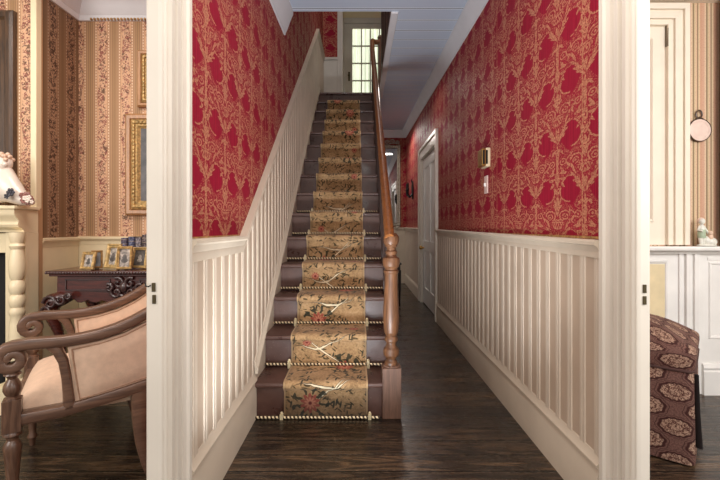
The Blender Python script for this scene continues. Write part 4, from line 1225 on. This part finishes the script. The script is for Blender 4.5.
# ledge and lower panelling
b = MB(); b.sweep([(0, -.026), (.085, -.026), (.095, -.018), (.098, -.006), (.092, .004), (0, .004)], [(XR + .03, SB, .958), (3.3, SB, .958)], (0, -1, 0)); b.box(XR + .03, 3.3, SB - .05, SB, .915, .935)
struct(b.build('trim_26', 'white_paint', smooth=25), 'white ledge across the back wall of the right room', 'ledge')
b = MB(); b.box(XR + .03, sx(676), SB - .018, SB, 0, .92)
b.box(sx(700), 3.3, SB - .018, SB, 0, .92); b.box(sx(705), 3.3, SB - .024, SB - .01, .87, .89)
frame_mesh(b, sx(706), 3.2, .36, .86, SB - .017, .02, [(0, 0), (.2, .010), (.8, .008), (1, 0)])
frame_mesh(b, sx(630), sx(665.5), .36, .87, SB - .017, .022, [(0, 0), (.2, .014), (.7, .010), (1, 0)])
for (pa, pb, d) in ((676, 679, .03), (679, 682, .02), (682, 686, .04), (686, 690, .024), (690, 695, .04), (695, 700, .02)): b.box(sx(pa), sx(pb), SB - d, SB, 0, .92)
struct(b.build('trim_27', 'white_paint', bevel=.002), 'white fluted and panelled dado in the right room', 'panelling')
b = MB(); b.box(sx(633), sx(662.5), SB - .021, SB - .016, .385, .845); struct(b.build('trim_28', 'glass_amber'), 'pale yellow inset panel below the ledge', 'panel')
b = MB(); b.sweep([(0, 0), (.03, 0), (.03, .15), (.024, .16), (.03, .175), (.02, .2), (0, .205)], [(sx(699), SB - .012, 0), (3.3, SB - .012, 0)], (0, -1, 0)); struct(b.build('baseboard_study', 'white_paint', smooth=25), 'tall white baseboard in the right room', 'baseboard')
b = MB(); b.box(XR + .03, 3.3, SB - .05, SB, 2.553, 2.66)
x = sx(640)
while x < 2.5: b.box(x, x + .008, SB - .054, SB - .048, 2.555, 2.563, 1); x += .016
struct(b.build('trim_29', ['study_cream', 'dark_brass']), 'cornice of the right room with a beaded edge', 'cornice')
b = MB()
def drape(u, v):
    return (sx(713.8) + .30 * u, SB - .055 - .03 * math.sin(u * 22) - .02 * u, .97 + 1.58 * v)
b.grid(drape, 60, 4)
o = b.build('curtain', 'olive_cloth', smooth=70); so = o.modifiers.new('thick', 'SOLIDIFY'); so.thickness = .006
tag(o, 'dark olive drape hanging above the ledge at the right edge', 'curtain')

# hanging plaque
cx, cz, cr = sx(700, 2.73), szz(130, 2.73), .076
t = thing('hanging_plaque', 'round pale plaque with dark rim hung by a ribbon on the striped wall', 'plaque', (cx, SB, cz))
def yl(prof, c, seg=40):
    m = MB(); m.rings([[(c[0] + r * math.cos(2 * PI * k / seg), y_, c[2] + r * math.sin(2 * PI * k / seg)) for k in range(seg)] for r, y_ in prof]); return m
yl([(cr * .9, SB), (cr, SB - .012), (cr, SB - .02), (cr * .95, SB - .026), (cr * .9, SB - .018)], (cx, 0, cz)).build('rim', 'dark_frame', t, smooth=40)
yl([(cr * .93, SB - .015), (cr * .93, SB - .021), (cr * .7, SB - .024), (cr * .68, SB - .0225), (.002, SB - .024)], (cx, 0, cz)).build('face', 'plate_glaze', t, smooth=40)
b = MB(); b.tube([(cx + .02 * math.sin(a), SB - .012, cz + cr + .028 - .024 * math.cos(a) * 1.1) for a in [q * 2 * PI / 16 for q in range(17)]], .0045, 8)
b.tube([(cx - .02, SB - .016, cz + cr - .004), (cx, SB - .02, cz + cr + .006), (cx + .02, SB - .016, cz + cr - .004)], .007, 8); b.build('ribbon', 'dark_frame', t, smooth=40)

# cherub figurine on the ledge
FZ = .962; FD = 2.675
t = thing('porcelain_cherub', 'small white porcelain child figure on the ledge at right', 'figurine', (sx(703, FD), FD, FZ))
fx = sx(701.5, FD); gx = sx(709, FD)
b = MB(); b.sphere((sx(707, FD), FD, FZ + .008), .012, 5.2, 2.6, .8, seg=20); b.sphere((gx + .012, FD, FZ + .03), .032, 1.1, .9, .9); b.sphere((gx - .012, FD + .005, FZ + .035), .03, .8, .8, 1.1)
b.build('base', 'bisque', t, smooth=60)
b = MB(); 
b.tube([(fx - .004, FD, FZ + .012), (fx - .006, FD, FZ + .05), (fx, FD, FZ + .085), (fx + .002, FD, FZ + .115), (fx + .001, FD, FZ + .134), (fx, FD, FZ + .142)], [.008, .013, .02, .019, .013, .007], 12, up=(0, 1, 0))
b.tube([(fx + .01, FD, FZ + .012), (fx + .011, FD, FZ + .05), (fx + .006, FD, FZ + .085)], [.008, .013, .016], 12, up=(0, 1, 0))
b.tube([(fx - .012, FD, FZ + .128), (fx - .027, FD - .006, FZ + .105), (fx - .012, FD - .024, FZ + .098)], [.007, .0065, .005], 8)
b.tube([(fx + .014, FD, FZ + .128), (fx + .03, FD - .004, FZ + .10), (fx + .04, FD - .006, FZ + .08)], [.007, .0065, .005], 8)
b.sphere((fx, FD - .002, FZ + .160), .019, .95, .95, 1.1)
bd = b.build('child', 'bisque', t, smooth=60)
b = MB(); b.tube([(fx + .002, FD, FZ + .055), (fx + .001, FD, FZ + .08), (fx + .002, FD, FZ + .108)], [.021, .0225, .0205], 12, up=(0, 1, 0)); b.build('tunic', 'green_glaze', bd, smooth=60)
b = MB(); b.sphere((fx, FD + .004, FZ + .167), .0195, 1, 1, .9); b.build('hair', 'plate_glaze', bd, smooth=60)
b = MB(); b.sphere((gx, FD - .01, FZ + .085), .014, 1, 1, 1.2); b.sphere((gx + .002, FD - .008, FZ + .06), .017, .9, .9, 1.3); b.build('goose', 'skin_glaze', t, smooth=60)

# upholstered slipper chair
ox, oy = 1.495, 1.872
rz = math.atan2(.646, -.764)          # local +x runs along the visible face, away from the near corner
uc = thing('slipper_chair', 'low brown medallion upholstered seat with skirt in the right foreground', 'upholstered seat', (ox, oy, 0), 0)
ex = Vector((-.764, .646, 0)); ey = Vector((.646, .764, 0)); O = Vector((ox, oy, 0)); W, Dp = .56, .52
b = MB()
loop = []
NP = 24
cornr = .035
def rrect(n=10):
    pts = []
    for (cxx, cyy, a0) in ((W - cornr, cornr, -PI / 2), (W - cornr, Dp - cornr, 0), (cornr, Dp - cornr, PI / 2), (cornr, cornr, PI)):
        for q in range(n + 1):
            a = a0 + (PI / 2) * q / n; pts.append((cxx + cornr * math.cos(a), cyy + cornr * math.sin(a)))
    return pts
per = rrect(); per.append(per[0])
ll = [0]
for p, q in zip(per[:-1], per[1:]): ll.append(ll[-1] + math.hypot(q[0] - p[0], q[1] - p[1]))
cen = (W / 2, Dp / 2)
def put(levels, m):
    o = len(m.v)
    for z, sc_, vv in levels:
        for p, l in zip(per, ll):
            q = (cen[0] + (p[0] - cen[0]) * sc_, cen[1] + (p[1] - cen[1]) * sc_)
            m.v.append(tuple(O + ex * q[0] + ey * q[1] + Vector((0, 0, z)))); m.uv[len(m.v) - 1] = (l + .02, vv)
    n = len(per)
    for i in range(len(levels) - 1):
        for j in range(n - 1): m.f.append((o + i * n + j, o + i * n + j + 1, o + (i + 1) * n + j + 1, o + (i + 1) * n + j)); m.mi.append(0)
put([(.012, 1.0, 0), (.15, 1.0, .14), (.30, .995, .29), (.42, .99, .41), (.435, .97, .425)], b)
b.build('skirt', 'medallion_cloth', uc, smooth=50)
b = MB()
lv = []
for q in range(13):
    a = q / 12
    if a < .4: z = .43 + .09 * math.sin(a / .4 * PI / 2); s_ = .985 + .03 * math.sin(a / .4 * PI)
    else: g = (a - .4) / .6; z = .52 + .11 * math.sin(g * PI / 2); s_ = 1.0 - g * .97
    lv.append((z, s_, .43 + a * .36))
put(lv, b); b.build('cushion', 'medallion_cloth', uc, smooth=60)
def edge(sc_, z): return [tuple(O + ex * (cen[0] + (p[0] - cen[0]) * sc_) + ey * (cen[1] + (p[1] - cen[1]) * sc_) + Vector((0, 0, z))) for p in per]
b = MB(); b.tube(edge(.995, .432), .006, 6); b.build('piping', 'seam_cloth', uc, smooth=50)
b = MB(); c0 = O + ex * .004 + ey * .03
b.tube([tuple(c0 + Vector((.004, 0, .42))), tuple(c0 + Vector((.008, 0, .25))), tuple(c0 + Vector((.018, 0, .09)))], [(.007, .02), (.009, .022), (.011, .024)], 8, up=(1, 0, 0)); b.build('corner_flap', 'fringe', uc, smooth=40)
for (a, c_) in ((.06, .06), (W - .06, .06), (.06, Dp - .06), (W - .06, Dp - .06)):
    b = MB(); p = O + ex * a + ey * c_; b.lathe([(.016, 0), (.02, .03), (.02, .06)], (p.x, p.y), 10); b.build('foot', 'ebony_table', uc, smooth=40)

# ------------------------------------------------------------------ lights
def area(name, loc, rot, size, power, c=(1, 1, 1), sy=None):
    l = bpy.data.lights.new(name, 'AREA'); l.energy = power; l.color = c; l.size = size
    if sy: l.shape = 'RECTANGLE'; l.size_y = sy
    o = bpy.data.objects.new(name, l); col.objects.link(o); o.location = loc; o.rotation_euler = rot; return o
def aim(o, tgt):
    d = Vector(tgt) - o.location; o.rotation_euler = d.to_track_quat('-Z', 'Y').to_euler()
aim(area('hall_front_fill', (.1, -.9, 2.1), (0, 0, 0), 1.2, 20, (1, .95, .9)), (.1, 4, 1.0))  # unseen fill lamp added behind the camera
o = area('hall_upward_fill', (-.2, 1.36, .12), (0, 0, 0), .46, 15, (.88, .95, 1.0), .2); aim(o, (.35, 3.9, 2.85)); o.data.spread = math.radians(100)  # unseen fill lamp added near the floor to brighten the hall ceiling
aim(area('hall_overhead_fill', (.15, 1.2, 2.66), (0, 0, 0), .7, 16, (1, .93, .85)), (.15, 1.6, 0))  # unseen lamp added overhead as fill, stands for no known fixture
aim(area('hall_far_light', (.45, 7.2, 2.7), (0, 0, 0), .5, 11, (1, .93, .86)), (.5, 6.9, 0))
aim(area('hall_mid_light', (.40, 4.8, 2.72), (0, 0, 0), .2, 3.0, (1, .93, .86)), (.5, 4.8, 0))
aim(area('parlor_window_light', (-2.6, -.2, 1.9), (0, 0, 0), 1.4, 46, (1, .94, .89)), (-1.5, 3.0, 1.2))
aim(area('parlor_fill', (-1.35, 1.7, 2.6), (0, 0, 0), .8, 23, (1, .92, .84)), (-1.5, 2.0, 0))  # unseen fill lamp added to lift the parlor dado and floor
aim(area('study_window_light', (2.1, .2, 1.9), (0, 0, 0), 1.2, 54, (1, .98, .97)), (1.9, 2.7, .9))
aim(area('landing_daylight', (.2, 8.9, 4.3), (0, 0, 0), 1.0, 40, (.9, .97, 1.0), 1.6), (.1, 4, 3.6))
aim(area('stairwell_light', (-.1, 5.2, 5.4), (0, 0, 0), .8, 9, (1, .95, .90)), (-.1, 5.0, 2))
w = bpy.data.worlds.new('world'); scene.world = w; w.use_nodes = True
bg = w.node_tree.nodes['Background']; bg.inputs[0].default_value = (1, .955, .90, 1); bg.inputs[1].default_value = .62

# ------------------------------------------------------------------ camera
cam = bpy.data.cameras.new('camera'); co = bpy.data.objects.new('camera', cam); col.objects.link(co)
co.location = (0, 0, 1.08); co.rotation_euler = (PI / 2, 0, 0)
cam.sensor_width = 36; cam.lens = 36 * 420 / 720; cam.shift_y = -12 / 720; cam.clip_start = .02
scene.camera = co
scene.view_settings.view_transform = 'Standard'
scene.view_settings.look = 'None'
